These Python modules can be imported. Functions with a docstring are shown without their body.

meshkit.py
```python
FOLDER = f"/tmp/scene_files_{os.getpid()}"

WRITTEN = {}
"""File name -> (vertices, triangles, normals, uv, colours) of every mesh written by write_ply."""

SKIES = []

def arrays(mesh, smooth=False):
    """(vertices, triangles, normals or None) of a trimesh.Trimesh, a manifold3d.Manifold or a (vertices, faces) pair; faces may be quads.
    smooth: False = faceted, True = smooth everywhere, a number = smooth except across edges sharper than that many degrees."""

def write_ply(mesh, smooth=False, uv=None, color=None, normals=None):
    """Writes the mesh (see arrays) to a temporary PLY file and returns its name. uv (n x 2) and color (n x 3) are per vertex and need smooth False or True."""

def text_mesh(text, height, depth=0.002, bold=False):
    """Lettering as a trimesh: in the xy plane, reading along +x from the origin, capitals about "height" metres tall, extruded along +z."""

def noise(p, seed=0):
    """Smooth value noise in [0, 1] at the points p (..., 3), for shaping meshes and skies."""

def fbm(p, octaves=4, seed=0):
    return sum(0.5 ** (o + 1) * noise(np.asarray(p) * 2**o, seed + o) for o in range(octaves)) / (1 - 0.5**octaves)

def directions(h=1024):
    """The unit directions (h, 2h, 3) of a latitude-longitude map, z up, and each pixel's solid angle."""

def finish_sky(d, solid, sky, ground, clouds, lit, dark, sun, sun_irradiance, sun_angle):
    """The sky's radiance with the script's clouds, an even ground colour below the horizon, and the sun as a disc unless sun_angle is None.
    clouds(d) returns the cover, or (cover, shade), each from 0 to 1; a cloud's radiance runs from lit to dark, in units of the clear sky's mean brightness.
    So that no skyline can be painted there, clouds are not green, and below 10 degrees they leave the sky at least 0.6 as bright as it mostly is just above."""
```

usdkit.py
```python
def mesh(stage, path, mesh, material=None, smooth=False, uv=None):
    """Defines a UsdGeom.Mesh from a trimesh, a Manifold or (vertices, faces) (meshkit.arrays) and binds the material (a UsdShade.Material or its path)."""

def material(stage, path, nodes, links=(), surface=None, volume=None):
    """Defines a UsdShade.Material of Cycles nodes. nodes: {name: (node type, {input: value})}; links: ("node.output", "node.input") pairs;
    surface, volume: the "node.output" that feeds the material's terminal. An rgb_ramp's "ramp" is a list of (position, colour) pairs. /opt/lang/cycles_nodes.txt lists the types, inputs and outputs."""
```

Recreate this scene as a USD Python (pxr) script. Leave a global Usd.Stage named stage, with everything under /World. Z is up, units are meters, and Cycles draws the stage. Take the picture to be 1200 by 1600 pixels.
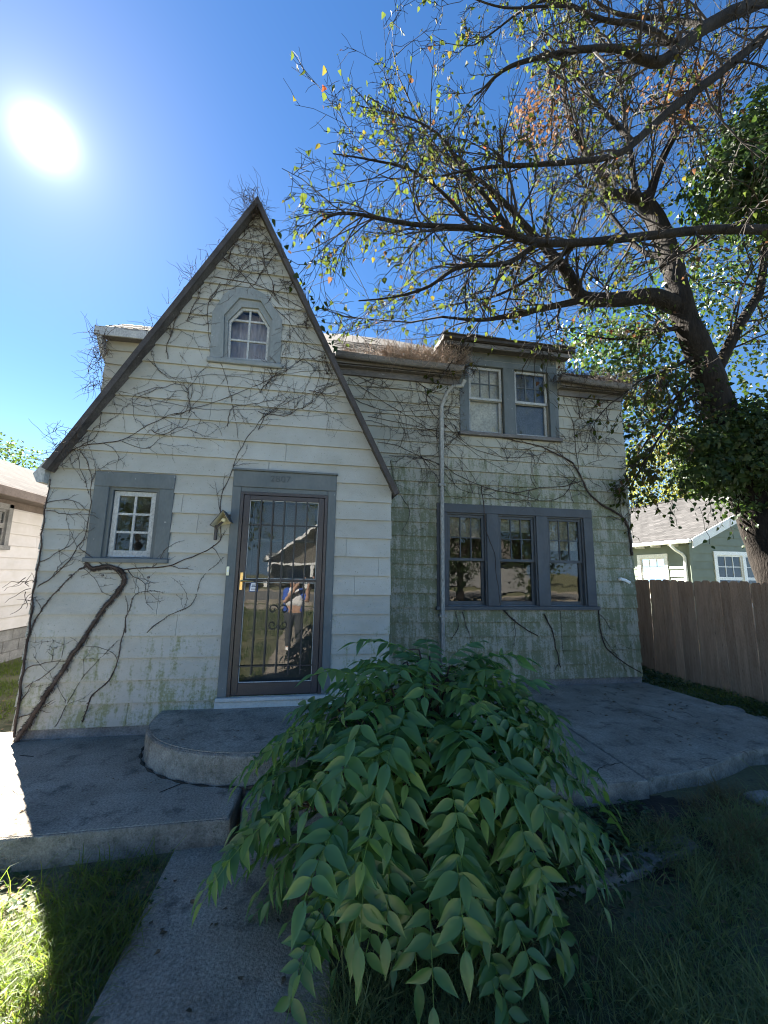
import math, random
import numpy as np
import trimesh
import shapely
from shapely.geometry import Polygon, box as sbox, LineString
from shapely.ops import unary_union
import usdkit, meshkit
from pxr import Usd, UsdGeom, UsdLux, UsdShade, Gf, Sdf

random.seed(7)
RNG = np.random.default_rng(11)
stage = Usd.Stage.CreateInMemory()
UsdGeom.SetStageUpAxis(stage, UsdGeom.Tokens.z)
UsdGeom.SetStageMetersPerUnit(stage, 1.0)
UsdGeom.Xform.Define(stage, '/World')
UsdGeom.Scope.Define(stage, '/World/Looks')

# ---------------------------------------------------------------- camera, sky, sun
# x along the front of the house to the right, y into it, z up; the camera stands at x = y = 0
FPX, PITCH, ROLL, YAW, EYE = 616.64, 0.152254, 0.0165323, 0.1667896, 1.70
EXPOSURE = 3.38
SUN_EL, SUN_AZ = math.radians(41.4), math.radians(-36.4)
SKY_STRENGTH, SUN_INTENSITY = 0.085, 1.2
fw = np.array([math.sin(YAW) * math.cos(PITCH), math.cos(YAW) * math.cos(PITCH), math.sin(PITCH)])
r0 = np.array([math.cos(YAW), -math.sin(YAW), 0]); u0 = np.cross(r0, fw)
RT = r0 * math.cos(ROLL) + u0 * math.sin(ROLL); UP = -r0 * math.sin(ROLL) + u0 * math.cos(ROLL)
cam = UsdGeom.Camera.Define(stage, '/World/camera')
cam.CreateHorizontalApertureAttr(36.0); cam.CreateVerticalApertureAttr(48.0)
cam.CreateFocalLengthAttr(36.0 * FPX / 1200.0)
cam.CreateClippingRangeAttr(Gf.Vec2f(0.05, 1000))
cam.CreateExposureAttr(EXPOSURE)
M4 = np.eye(4); M4[0, :3], M4[1, :3], M4[2, :3], M4[3, :3] = RT, UP, -fw, [0, 0, EYE]
cam.AddTransformOp().Set(Gf.Matrix4d(*M4.ravel().tolist()))
SUN = np.array([math.sin(SUN_AZ) * math.cos(SUN_EL), math.cos(SUN_AZ) * math.cos(SUN_EL), math.sin(SUN_EL)])

usdkit.material(stage, '/World/Looks/sky', {
    'sky': ('sky_texture', {'sky_type': 'single_scattering', 'sun_disc': False, 'sun_elevation': SUN_EL, 'sun_rotation': SUN_AZ,
                            'altitude': 200.0, 'air_density': 1.0, 'aerosol_density': 0.08, 'ozone_density': 1.5}),
    'tc': ('texture_coordinate', {}),
    'dot': ('vector_math', {'math_type': 'dot_product', 'vector2': tuple(SUN)}),
    # the sun itself with the bright aureole round it
    'disc': ('math', {'math_type': 'power', 'value2': 2000.0}), 'd2': ('math', {'math_type': 'multiply', 'value2': 1.7}),
    'a0': ('math', {'math_type': 'maximum', 'value2': 0.0}),
    'a1': ('math', {'math_type': 'power', 'value2': 420.0}),
    'a2': ('math', {'math_type': 'multiply', 'value2': 0.36}),
    'b1': ('math', {'math_type': 'power', 'value2': 55.0}),
    'b2': ('math', {'math_type': 'multiply', 'value2': 0.10}),
    'sum0': ('math', {'math_type': 'add'}),
    'sum': ('math', {'math_type': 'add'}),
    'col': ('mix', {'mix_type': 'multiply', 'fac': 1.0, 'color2': (1.0, 0.97, 0.93)}),
    'add': ('mix', {'mix_type': 'add', 'fac': 1.0}),
    'sat': ('hsv', {'hue': 0.504, 'saturation': 1.28, 'value': 0.245}),
    # light scattered more than once keeps the low sky blue
    'el': ('separate_xyz', {}), 'lowf': ('map_range', {'range_type': 'smoothstep', 'from_min': 0.0, 'from_max': 0.42, 'to_min': 0.85, 'to_max': 0.0, 'clamp': True}),
    'low': ('mix', {'mix_type': 'color', 'color2': (0.30, 0.56, 0.90)}),
    'bg': ('background_shader', {'strength': SKY_STRENGTH}),
}, [('tc.generated', 'dot.vector1'), ('a0.value', 'disc.value1'), ('disc.value', 'd2.value1'), ('dot.value', 'a0.value1'), ('a0.value', 'a1.value1'), ('a1.value', 'a2.value1'),
    ('a0.value', 'b1.value1'), ('b1.value', 'b2.value1'), ('a2.value', 'sum0.value1'), ('b2.value', 'sum0.value2'), ('sum0.value', 'sum.value1'), ('d2.value', 'sum.value2'), ('sum.value', 'col.color1'), ('sky.color', 'sat.color'), ('sat.color', 'low.color1'), ('tc.generated', 'el.vector'), ('el.z', 'lowf.value'), ('lowf.result', 'low.fac'), ('low.color', 'add.color1'), ('col.color', 'add.color2'),
    ('add.color', 'bg.color')], surface='bg.background')
dome = UsdLux.DomeLight.Define(stage, '/World/sky')
UsdShade.MaterialBindingAPI.Apply(dome.GetPrim()).Bind(UsdShade.Material.Get(stage, '/World/Looks/sky'))
dome.GetPrim().SetCustomDataByKey('kind', 'structure')
sun = UsdLux.DistantLight.Define(stage, '/World/sun')
sun.CreateIntensityAttr(SUN_INTENSITY); sun.CreateAngleAttr(0.53); sun.CreateNormalizeAttr(True)
sun.CreateColorAttr(Gf.Vec3f(1.0, 0.94, 0.84))
zax = SUN; xax = np.cross([0, 0, 1.0], zax); xax /= np.linalg.norm(xax); yax = np.cross(zax, xax)
MS = np.eye(4); MS[0, :3], MS[1, :3], MS[2, :3] = xax, yax, zax
sun.AddTransformOp().Set(Gf.Matrix4d(*MS.ravel().tolist()))

# ---------------------------------------------------------------- helpers
def ray(x, y):
    return fw + RT * (x - 600) / FPX - UP * (y - 800) / FPX
def onY(x, y, Y):
    d = ray(x, y); return d * Y / d[1] + [0, 0, EYE]
def onX(x, y, X):
    d = ray(x, y); return d * X / d[0] + [0, 0, EYE]
def onZ(x, y, Z):
    d = ray(x, y); return d * (Z - EYE) / d[2] + [0, 0, EYE]

class MB:
    """collects shapes into one mesh"""
    def __init__(self):
        self.v, self.f, self.n = [], [], 0
    def add(self, v, f):
        v = np.asarray(v, float); f = np.asarray(f, int)
        if f.ndim == 2 and f.shape[1] == 4:
            f = np.vstack([f[:, [0, 1, 2]], f[:, [0, 2, 3]]])
        self.v.append(v); self.f.append(f + self.n); self.n += len(v); return self
    def tm(self, m):
        return self.add(m.vertices, m.faces)
    def box(self, a, b, c=0.0):
        """box from corner a to corner b, edges cut by c"""
        a, b = np.minimum(a, b), np.maximum(a, b)
        if c <= 0:
            v = np.array([[x, y, z] for x in (a[0], b[0]) for y in (a[1], b[1]) for z in (a[2], b[2])])
            return self.add(v, [[0, 1, 3, 2], [4, 6, 7, 5], [0, 4, 5, 1], [2, 3, 7, 6], [0, 2, 6, 4], [1, 5, 7, 3]])
        c = min(c, 0.45 * min(b - a)); pts = []
        for k in range(3):
            lo, hi = a + c, b - c; lo[k], hi[k] = a[k], b[k]
            pts += [[x, y, z] for x in (lo[0], hi[0]) for y in (lo[1], hi[1]) for z in (lo[2], hi[2])]
        h = trimesh.convex.convex_hull(np.array(pts)); return self.tm(h)
    def quad(self, *p):
        return self.add(p, [[0, 1, 2, 3]])
    def tube(self, pts, rad, n=6, cap=True):
        p = np.asarray(pts, float); m = len(p)
        rad = np.broadcast_to(np.asarray(rad, float), m)
        t = np.gradient(p, axis=0); t /= np.maximum(np.linalg.norm(t, axis=1, keepdims=True), 1e-9)
        ref = np.array([0.0, 0, 1]) if abs(t[0, 2]) < 0.9 else np.array([1.0, 0, 0])
        a = ref - t * (t @ ref)[:, None]
        for i in range(1, m):
            q = a[i - 1] - t[i] * (a[i - 1] @ t[i]); a[i] = q if np.linalg.norm(q) > 1e-6 else a[i]
            a[i] /= max(np.linalg.norm(a[i]), 1e-9)
        a[0] /= max(np.linalg.norm(a[0]), 1e-9)
        b = np.cross(t, a); an = np.arange(n) * 2 * np.pi / n
        v = (p[:, None] + rad[:, None, None] * (a[:, None] * np.cos(an)[None, :, None] + b[:, None] * np.sin(an)[None, :, None])).reshape(-1, 3)
        i, j = np.meshgrid(np.arange(m - 1), np.arange(n), indexing='ij'); j2 = (j + 1) % n
        f = np.stack([i * n + j, i * n + j2, (i + 1) * n + j2, (i + 1) * n + j], -1).reshape(-1, 4)
        f = np.vstack([f[:, [0, 1, 2]], f[:, [0, 2, 3]]])
        if cap:
            k = np.arange(1, n - 1)
            f = np.vstack([f, np.stack([0 * k, k + 1, k], 1), (m - 1) * n + np.stack([0 * k, k, k + 1], 1)])
        return self.add(v, f)
    def prism(self, poly, plane, lo, hi):
        """a shapely polygon in plane 'xz', 'xy' or 'yz', extruded along the third axis from lo to hi"""
        for g in getattr(poly, 'geoms', [poly]):
            if g.area < 1e-6: continue
            m = trimesh.creation.extrude_polygon(g, hi - lo, engine='earcut'); v = np.array(m.vertices); v[:, 2] += lo
            f = np.array(m.faces)
            if plane == 'xz': v = v[:, [0, 2, 1]]; f = f[:, ::-1]
            elif plane == 'yz': v = v[:, [2, 0, 1]]
            self.add(v, f)
        return self
    def arr(self):
        return np.vstack(self.v), np.vstack(self.f)
    def build(self, name, mat, parent=None, smooth=False, **kw):
        return obj(name, self.arr(), mat, parent, smooth, **kw)

USED = {}
def numbered(name, parent):
    k = (parent, name); c = USED.get(k, 0); USED[k] = c + 1
    return name if c == 0 else f'{name}_{c:03d}'
def path_of(parent):
    return '/World' if parent is None else str(parent.GetPath())
def tag(p, label=None, cat=None, group=None, kind=None):
    for k, v in (('label', label), ('category', cat), ('group', group), ('kind', kind)):
        if v: p.SetCustomDataByKey(k, v)
    return p
def obj(name, mesh, mat, parent=None, smooth=False, **kw):
    pp = path_of(parent)
    m = usdkit.mesh(stage, f'{pp}/{numbered(name, pp)}', mesh, LOOK[mat], smooth)
    m.CreateDoubleSidedAttr(True)
    return tag(m.GetPrim(), **kw)
def thing(name, label, cat, loc=(0, 0, 0), group=None):
    x = UsdGeom.Xform.Define(stage, f'/World/{numbered(name, "/World")}')
    if any(loc): x.AddTranslateOp().Set(Gf.Vec3d(*map(float, loc)))
    return tag(x.GetPrim(), label, cat, group)

# ---------------------------------------------------------------- materials
LOOK = {}
def mat(name, nodes, links, surface='p.BSDF'):
    LOOK[name] = usdkit.material(stage, f'/World/Looks/{name}', nodes, links, surface)
def plain(name, col, rough=0.6, metal=0.0, spec=0.5):
    mat(name, {'p': ('principled_bsdf', {'base_color': col, 'roughness': rough, 'metallic': metal, 'specular_ior_level': spec})}, [])
def mottled(name, c1, c2, scale=6, rough=0.8, bump=0.3, dist=0.01, stretch=(1, 1, 1), fine=60, vary=0.25, c3=None, spec=0.3, t3=0.62, soft=0.03, fc=1.0):
    """two-tone noise with a finer grain, an optional third colour in patches, and a tone that differs from object to object"""
    n = {'g': ('geometry', {}), 'm': ('mapping', {'scale': stretch}), 'n1': ('noise_texture', {'scale': scale, 'detail': 6, 'roughness': 0.6}),
         'n2': ('noise_texture', {'scale': fine, 'detail': 3, 'roughness': 0.6}), 'r': ('rgb_ramp', {'ramp': [(0.32, c1), (0.68, c2)]}),
         'r2': ('rgb_ramp', {'ramp': [(0.25, (1 - .38 * fc,) * 3), (0.75, (1 + .25 * fc,) * 3)]}), 'x': ('mix', {'mix_type': 'multiply', 'fac': 1.0}),
         'oi': ('object_info', {}), 'mr': ('map_range', {'from_min': 0, 'from_max': 1, 'to_min': 1 - vary / 2, 'to_max': 1 + vary / 2}),
         'h': ('hsv', {}), 'b': ('bump', {'strength': bump, 'distance': dist}), 'p': ('principled_bsdf', {'roughness': rough, 'specular_ior_level': spec})}
    l = [('g.position', 'm.vector'), ('m.vector', 'n1.vector'), ('m.vector', 'n2.vector'), ('n1.fac', 'r.fac'), ('n2.fac', 'r2.fac'), ('r2.color', 'x.color2'),
         ('x.color', 'h.color'), ('oi.random', 'mr.value'), ('mr.result', 'h.value'), ('h.color', 'p.base_color'), ('n2.fac', 'b.height'), ('b.normal', 'p.normal')]
    if c3 is not None:
        n['n3'] = ('noise_texture', {'scale': scale * 2.3, 'detail': 8, 'roughness': 0.7}); n['r3'] = ('rgb_ramp', {'ramp': [(t3, (0,) * 3), (t3 + soft, (1,) * 3)]})
        n['y'] = ('mix', {'mix_type': 'mix', 'color2': c3})
        l += [('m.vector', 'n3.vector'), ('n3.fac', 'r3.fac'), ('r3.color', 'y.fac'), ('r.color', 'y.color1'), ('y.color', 'x.color1')]
    else:
        l += [('r.color', 'x.color1')]
    mat(name, n, l)
def leafy(name, c1, c2, trans, tfac=0.35, rough=0.45, scale=9, spec=0.35):
    """leaf: glossy on top, light passes through; the tone drifts through the crown and from leaf to leaf"""
    mat(name, {'g': ('geometry', {}), 'n': ('noise_texture', {'scale': scale, 'detail': 3}), 'r': ('rgb_ramp', {'ramp': [(0.3, c1), (0.7, c2)]}),
               'mr': ('map_range', {'from_min': 0, 'from_max': 1, 'to_min': 0.6, 'to_max': 1.38}), 'h': ('hsv', {}),
               'p': ('principled_bsdf', {'roughness': rough, 'specular_ior_level': spec}), 't': ('translucent_bsdf', {'color': trans}), 's': ('mix_closure', {'fac': tfac})},
        [('g.position', 'n.vector'), ('n.fac', 'r.fac'), ('g.random_per_island', 'mr.value'), ('mr.result', 'h.value'), ('r.color', 'h.color'), ('h.color', 'p.base_color'),
         ('p.BSDF', 's.closure1'), ('t.BSDF', 's.closure2')], 's.closure')

def siding_mat(name, base, mold, z_lo, z_hi, p_lo, p_hi, speck=0.35, seed=0.0):
    """painted boards with dirt specks and algae that grows in streaky patches between heights z_lo and z_hi"""
    mat(name, {'g': ('geometry', {}), 's': ('separate_xyz', {}), 'm1': ('mapping', {'location': (seed, seed, 0), 'scale': (1.0, 1.0, 1.3)}), 'm2': ('mapping', {'location': (seed, 0, 0), 'scale': (11, 11, 1.1)}),
               'n1': ('noise_texture', {'scale': 2.6, 'detail': 8, 'roughness': 0.68}), 'n2': ('noise_texture', {'scale': 1.6, 'detail': 5, 'roughness': 0.65}),
               'n3': ('noise_texture', {'scale': 42, 'detail': 4, 'roughness': 0.7}), 'n4': ('noise_texture', {'scale': 120, 'detail': 2}),
               'pr': ('map_range', {'from_min': z_lo, 'from_max': z_hi, 'to_min': p_lo, 'to_max': p_hi, 'clamp': True}),
               'a': ('math', {'math_type': 'multiply_add', 'value2': 0.55}), 'b': ('math', {'math_type': 'multiply_add', 'value2': 0.55}), 'c': ('math', {'math_type': 'multiply_add', 'value2': 0.38}),
               'th': ('map_range', {'range_type': 'smoothstep', 'from_min': 0.80, 'from_max': 0.98, 'to_min': 0, 'to_max': 0.82, 'clamp': True}),
               'sp': ('map_range', {'from_min': 0.62, 'from_max': 0.72, 'to_min': 0, 'to_max': speck, 'clamp': True}),
               'oi': ('object_info', {}), 'ov': ('map_range', {'from_min': 0, 'from_max': 1, 'to_min': 0.93, 'to_max': 1.06}), 'h': ('hsv', {'color': base}),
               'cl': ('rgb_ramp', {'ramp': [(0.3, (0.86, 0.85, 0.8)), (0.7, (1.06, 1.06, 1.06))]}), 'x0': ('mix', {'mix_type': 'multiply', 'fac': 1.0}),
               'x1': ('mix', {'mix_type': 'mix', 'color2': mold}), 'x2': ('mix', {'mix_type': 'mix', 'color2': (0.10, 0.09, 0.08)}),
               'bp': ('bump', {'strength': 0.25, 'distance': 0.004}), 'p': ('principled_bsdf', {'roughness': 0.62, 'specular_ior_level': 0.3})},
        [('g.position', 's.vector'), ('g.position', 'm1.vector'), ('g.position', 'm2.vector'), ('m1.vector', 'n1.vector'), ('m2.vector', 'n2.vector'), ('g.position', 'n3.vector'), ('g.position', 'n4.vector'),
         ('s.z', 'pr.value'), ('n1.fac', 'a.value1'), ('pr.result', 'a.value3'), ('n2.fac', 'b.value1'), ('a.value', 'b.value3'), ('n3.fac', 'c.value1'), ('b.value', 'c.value3'),
         ('c.value', 'th.value'), ('n3.fac', 'sp.value'), ('oi.random', 'ov.value'), ('ov.result', 'h.value'), ('n1.fac', 'cl.fac'), ('h.color', 'x0.color1'), ('cl.color', 'x0.color2'),
         ('x0.color', 'x1.color1'), ('th.result', 'x1.fac'), ('x1.color', 'x2.color1'), ('sp.result', 'x2.fac'), ('x2.color', 'p.base_color'), ('n4.fac', 'bp.height'), ('bp.normal', 'p.normal')])

siding_mat('gable_paint', (0.315, 0.318, 0.302), (0.12, 0.14, 0.05), 0.25, 2.1, 0.165, -0.15, 0.75)
siding_mat('wing_paint', (0.305, 0.298, 0.255), (0.095, 0.108, 0.045), 2.9, 4.2, 0.17, -0.08, 0.6, 3.0)
siding_mat('pink_white_paint', (0.56, 0.53, 0.53), (0.3, 0.29, 0.25), 0.3, 1.2, -0.25, -0.4, 0.1, 5.0)
siding_mat('sage_paint', (0.17, 0.20, 0.165), (0.10, 0.11, 0.08), 0.3, 1.2, -0.35, -0.4, 0.1, 6.0)
mottled('blue_trim', (0.080, 0.094, 0.100), (0.11, 0.124, 0.13), 5, 0.65, 0.35, 0.004, (1, 1, 0.5), 50, 0.1, (0.36, 0.36, 0.35), t3=0.665, fc=0.3)
mottled('glare_trim', (0.14, 0.157, 0.162), (0.185, 0.20, 0.205), 5, 0.65, 0.35, 0.004, (1, 1, 0.5), 50, 0.1, (0.36, 0.36, 0.35), t3=0.64, fc=0.4)  # trim colour paled to imitate the bright glare over the arched window
mottled('dark_trim', (0.055, 0.061, 0.068), (0.078, 0.084, 0.091), 5, 0.6, 0.35, 0.004, (1, 1, 0.5), 50, 0.1, (0.27, 0.27, 0.27), t3=0.70, fc=0.3)
mottled('pale_trim', (0.27, 0.285, 0.295), (0.37, 0.38, 0.38), 7, 0.7, 0.4, 0.004, (1, 1, 0.6), 60, 0.1, (0.2, 0.22, 0.24), t3=0.64)
mottled('grey_wood', (0.085, 0.078, 0.075), (0.15, 0.14, 0.135), 6, 0.8, 0.5, 0.006, (0.3, 1, 1), 60, 0.2, (0.26, 0.25, 0.24), t3=0.66)
mottled('brown_barge', (0.030, 0.026, 0.025), (0.06, 0.052, 0.05), 5, 0.75, 0.4, 0.006, (1, 1, 1), 60, 0.1, (0.1, 0.095, 0.095), t3=0.7)
mottled('concrete', (0.24, 0.21, 0.166), (0.40, 0.352, 0.285), 2.4, 0.92, 1.0, 0.008, (1, 1, 1), 75, 0.0, (0.14, 0.127, 0.108), t3=0.53, soft=0.14, fc=1.35)
mottled('rough_concrete', (0.15, 0.14, 0.12), (0.30, 0.28, 0.24), 9, 0.95, 0.9, 0.012, (1, 1, 1), 90, 0.0, (0.10, 0.10, 0.07), t3=0.55, soft=0.15)
mottled('foundation', (0.12, 0.12, 0.12), (0.22, 0.215, 0.21), 5, 0.95, 0.6, 0.01, (1, 1, 1), 70, 0.0)
mottled('soil', (0.035, 0.030, 0.022), (0.075, 0.062, 0.045), 3, 0.95, 0.8, 0.02, (1, 1, 1), 50, 0.0)
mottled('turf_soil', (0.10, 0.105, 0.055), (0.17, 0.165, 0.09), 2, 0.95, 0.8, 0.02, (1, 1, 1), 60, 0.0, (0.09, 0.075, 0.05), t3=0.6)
mottled('leaf_litter', (0.12, 0.085, 0.05), (0.24, 0.17, 0.10), 20, 0.9, 0.8, 0.01, (1, 1, 1), 90, 0.6)
mottled('asphalt', (0.13, 0.127, 0.12), (0.18, 0.175, 0.165), 3, 0.9, 0.5, 0.01, (1, 1, 1), 120, 0.0)
mottled('bark', (0.010, 0.008, 0.007), (0.027, 0.022, 0.018), 9, 0.95, 1.0, 0.03, (1, 1, 0.22), 40, 0.0, spec=0.2)
mottled('twig_bark', (0.02, 0.016, 0.014), (0.045, 0.036, 0.03), 12, 0.9, 0.5, 0.004, (1, 1, 0.5), 60, 0.0, spec=0.25)
mottled('vine_bark', (0.032, 0.024, 0.021), (0.085, 0.066, 0.056), 12, 0.95, 0.8, 0.004, (1, 1, 1), 80, 0.0, spec=0.15)
mottled('dry_vine', (0.19, 0.14, 0.11), (0.36, 0.28, 0.22), 10, 0.9, 0.4, 0.004, (1, 1, 1), 60, 0.0, spec=0.2)
mottled('fence_wood', (0.37, 0.225, 0.14), (0.53, 0.34, 0.225), 4, 0.9, 0.5, 0.004, (5, 5, 0.6), 60, 0.5, (0.15, 0.09, 0.06), t3=0.63)
mottled('old_shingle', (0.055, 0.05, 0.048), (0.10, 0.093, 0.088), 4, 0.95, 0.7, 0.01, (1, 1, 1), 40, 0.2, (0.15, 0.145, 0.14), t3=0.64, spec=0.1)
mottled('storm_brown', (0.028, 0.022, 0.024), (0.042, 0.034, 0.034), 6, 0.42, 0.1, 0.002, (1, 1, 1), 80, 0.0, spec=0.5)
mottled('room_wall', (0.30, 0.29, 0.27), (0.36, 0.35, 0.33), 2, 0.9, 0.1)
mottled('room_dark', (0.10, 0.09, 0.08), (0.15, 0.14, 0.13), 2, 0.9, 0.1)
mottled('shade_cream', (0.42, 0.40, 0.34), (0.62, 0.60, 0.52), 5, 0.9, 0.2, 0.004, (1, 1, 1), 30, 0.0)
mottled('shade_grey', (0.12, 0.125, 0.125), (0.17, 0.175, 0.175), 5, 0.9, 0.2, 0.004, (1, 1, 1), 60, 0.0)
mottled('tan_wall', (0.10, 0.09, 0.075), (0.14, 0.128, 0.105), 3, 0.9)
mottled('shade_tan', (0.20, 0.185, 0.155), (0.29, 0.27, 0.23), 3, 0.9, 0.2, 0.004, (1, 1, 1), 30, 0.0)
mottled('curtain', (0.38, 0.36, 0.42), (0.52, 0.49, 0.54), 6, 0.9, 0.2, 0.01, (1, 1, 0.2), 30, 0.0)
mottled('downspout_paint', (0.22, 0.22, 0.205), (0.32, 0.315, 0.29), 6, 0.6, 0.3, 0.003, (1, 1, 0.4), 50, 0.0, (0.16, 0.15, 0.14), t3=0.6)
mottled('white_paint', (0.74, 0.74, 0.72), (0.82, 0.82, 0.80), 4, 0.5, 0.1, 0.003)
mottled('brown_eave', (0.11, 0.085, 0.07), (0.17, 0.135, 0.115), 4, 0.7, 0.2, 0.003)
mottled('grey_block', (0.17, 0.17, 0.17), (0.27, 0.265, 0.26), 6, 0.95, 0.6, 0.01)
mottled('stone', (0.20, 0.19, 0.17), (0.32, 0.31, 0.28), 6, 0.9, 0.7, 0.01, (1, 1, 1), 60, 0.3)
plain('brass', (0.85, 0.55, 0.22), 0.28, 1.0)
plain('black_iron', (0.018, 0.018, 0.020), 0.45)
plain('copper_dark', (0.055, 0.048, 0.046), 0.5, 0.3)
plain('lamp_lining', (0.45, 0.43, 0.33), 0.7)
plain('ivory', (0.72, 0.70, 0.52), 0.4)
plain('badge_white', (0.6, 0.63, 0.68), 0.4)
plain('badge_blue', (0.02, 0.05, 0.16), 0.5)
plain('trim_dark_digit', (0.04, 0.052, 0.06), 0.55)
mottled('sill_white', (0.34, 0.35, 0.34), (0.44, 0.45, 0.44), 4, 0.6, 0.2, 0.003, (1, 1, 1), 50, 0.1, (0.12, 0.12, 0.10), t3=0.63, fc=0.4)
plain('flash_metal', (0.35, 0.33, 0.32), 0.4, 0.8)
mat('pane_glass', {'t': ('transparent_bsdf', {'color': (0.93, 0.95, 0.94)}), 'g': ('glossy_bsdf', {'color': (1, 1, 1), 'roughness': 0.0}), 'f': ('fresnel', {'IOR': 1.62}), 'm': ('mix_closure', {})},
    [('f.fac', 'm.fac'), ('t.BSDF', 'm.closure1'), ('g.BSDF', 'm.closure2')], 'm.closure')
LOOK_n = {'geo': ('geometry', {}), 'nz': ('noise_texture', {'scale': 5.0, 'detail': 2}), 'bp': ('bump', {'strength': 0.03, 'distance': 0.02})}
mat('old_glass', {**LOOK_n, 't': ('transparent_bsdf', {'color': (0.90, 0.92, 0.91)}), 'g': ('glossy_bsdf', {'color': (1, 1, 1), 'roughness': 0.0}), 'f': ('fresnel', {'IOR': 1.62}), 'm': ('mix_closure', {})},
    [('geo.position', 'nz.vector'), ('nz.fac', 'bp.height'), ('bp.normal', 'g.normal'), ('f.fac', 'm.fac'), ('t.BSDF', 'm.closure1'), ('g.BSDF', 'm.closure2')], 'm.closure')
def shingle_mat(name, c1, c2, axis_rot, row=0.14, width=0.3):
    mat(name, {'g': ('geometry', {}), 'm': ('mapping', {'rotation': axis_rot}), 'bk': ('brick_texture', {'color1': c1, 'color2': c2, 'mortar': tuple(0.45 * x for x in c1), 'scale': 1.0, 'mortar_size': 0.008, 'mortar_smooth': 0.4, 'brick_width': width, 'row_height': row}),
               'n': ('noise_texture', {'scale': 3, 'detail': 6}), 'r': ('rgb_ramp', {'ramp': [(0.3, (0.8,) * 3), (0.7, (1.2,) * 3)]}), 'x': ('mix', {'mix_type': 'multiply', 'fac': 1.0}),
               'b': ('bump', {'strength': 0.6, 'distance': 0.012}), 'p': ('principled_bsdf', {'roughness': 1.0, 'specular_ior_level': 0.08})},
        [('g.position', 'm.vector'), ('m.vector', 'bk.vector'), ('g.position', 'n.vector'), ('n.fac', 'r.fac'), ('bk.color', 'x.color1'), ('r.color', 'x.color2'), ('x.color', 'p.base_color'), ('bk.fac', 'b.height'), ('b.normal', 'p.normal')])
shingle_mat('grey_shingle', (0.042, 0.041, 0.041), (0.066, 0.064, 0.064), (0, 0, math.pi / 2))
shingle_mat('brown_shingle', (0.026, 0.022, 0.022), (0.045, 0.038, 0.037), (0, 0, math.pi / 2))
shingle_mat('far_shingle', (0.10, 0.09, 0.085), (0.15, 0.14, 0.13), (0, 0, 0))
leafy('bush_leaf', (0.075, 0.19, 0.06), (0.115, 0.26, 0.085), (0.14, 0.38, 0.09), 0.28, 0.36, 3, 0.5)
leafy('bush_young', (0.13, 0.25, 0.06), (0.19, 0.34, 0.08), (0.22, 0.45, 0.08), 0.35, 0.42, 3, 0.4)
leafy('tree_leaf', (0.035, 0.055, 0.016), (0.07, 0.09, 0.022), (0.10, 0.135, 0.025), 0.38, 0.75, 2, 0.1)
leafy('tree_leaf_yellow', (0.09, 0.08, 0.02), (0.13, 0.10, 0.025), (0.17, 0.145, 0.028), 0.4, 0.75, 2, 0.1)
leafy('dry_leaf', (0.09, 0.05, 0.03), (0.17, 0.095, 0.055), (0.2, 0.10, 0.05), 0.3, 0.8, 2, 0.2)
leafy('red_leaf', (0.20, 0.04, 0.025), (0.28, 0.09, 0.025), (0.3, 0.08, 0.03), 0.4, 0.5, 2)
leafy('ivy_leaf', (0.022, 0.045, 0.016), (0.05, 0.085, 0.025), (0.10, 0.18, 0.03), 0.18, 0.5, 2, 0.25)
leafy('far_leaf', (0.035, 0.06, 0.022), (0.07, 0.10, 0.032), (0.10, 0.16, 0.03), 0.35, 0.5, 0.7)
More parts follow.
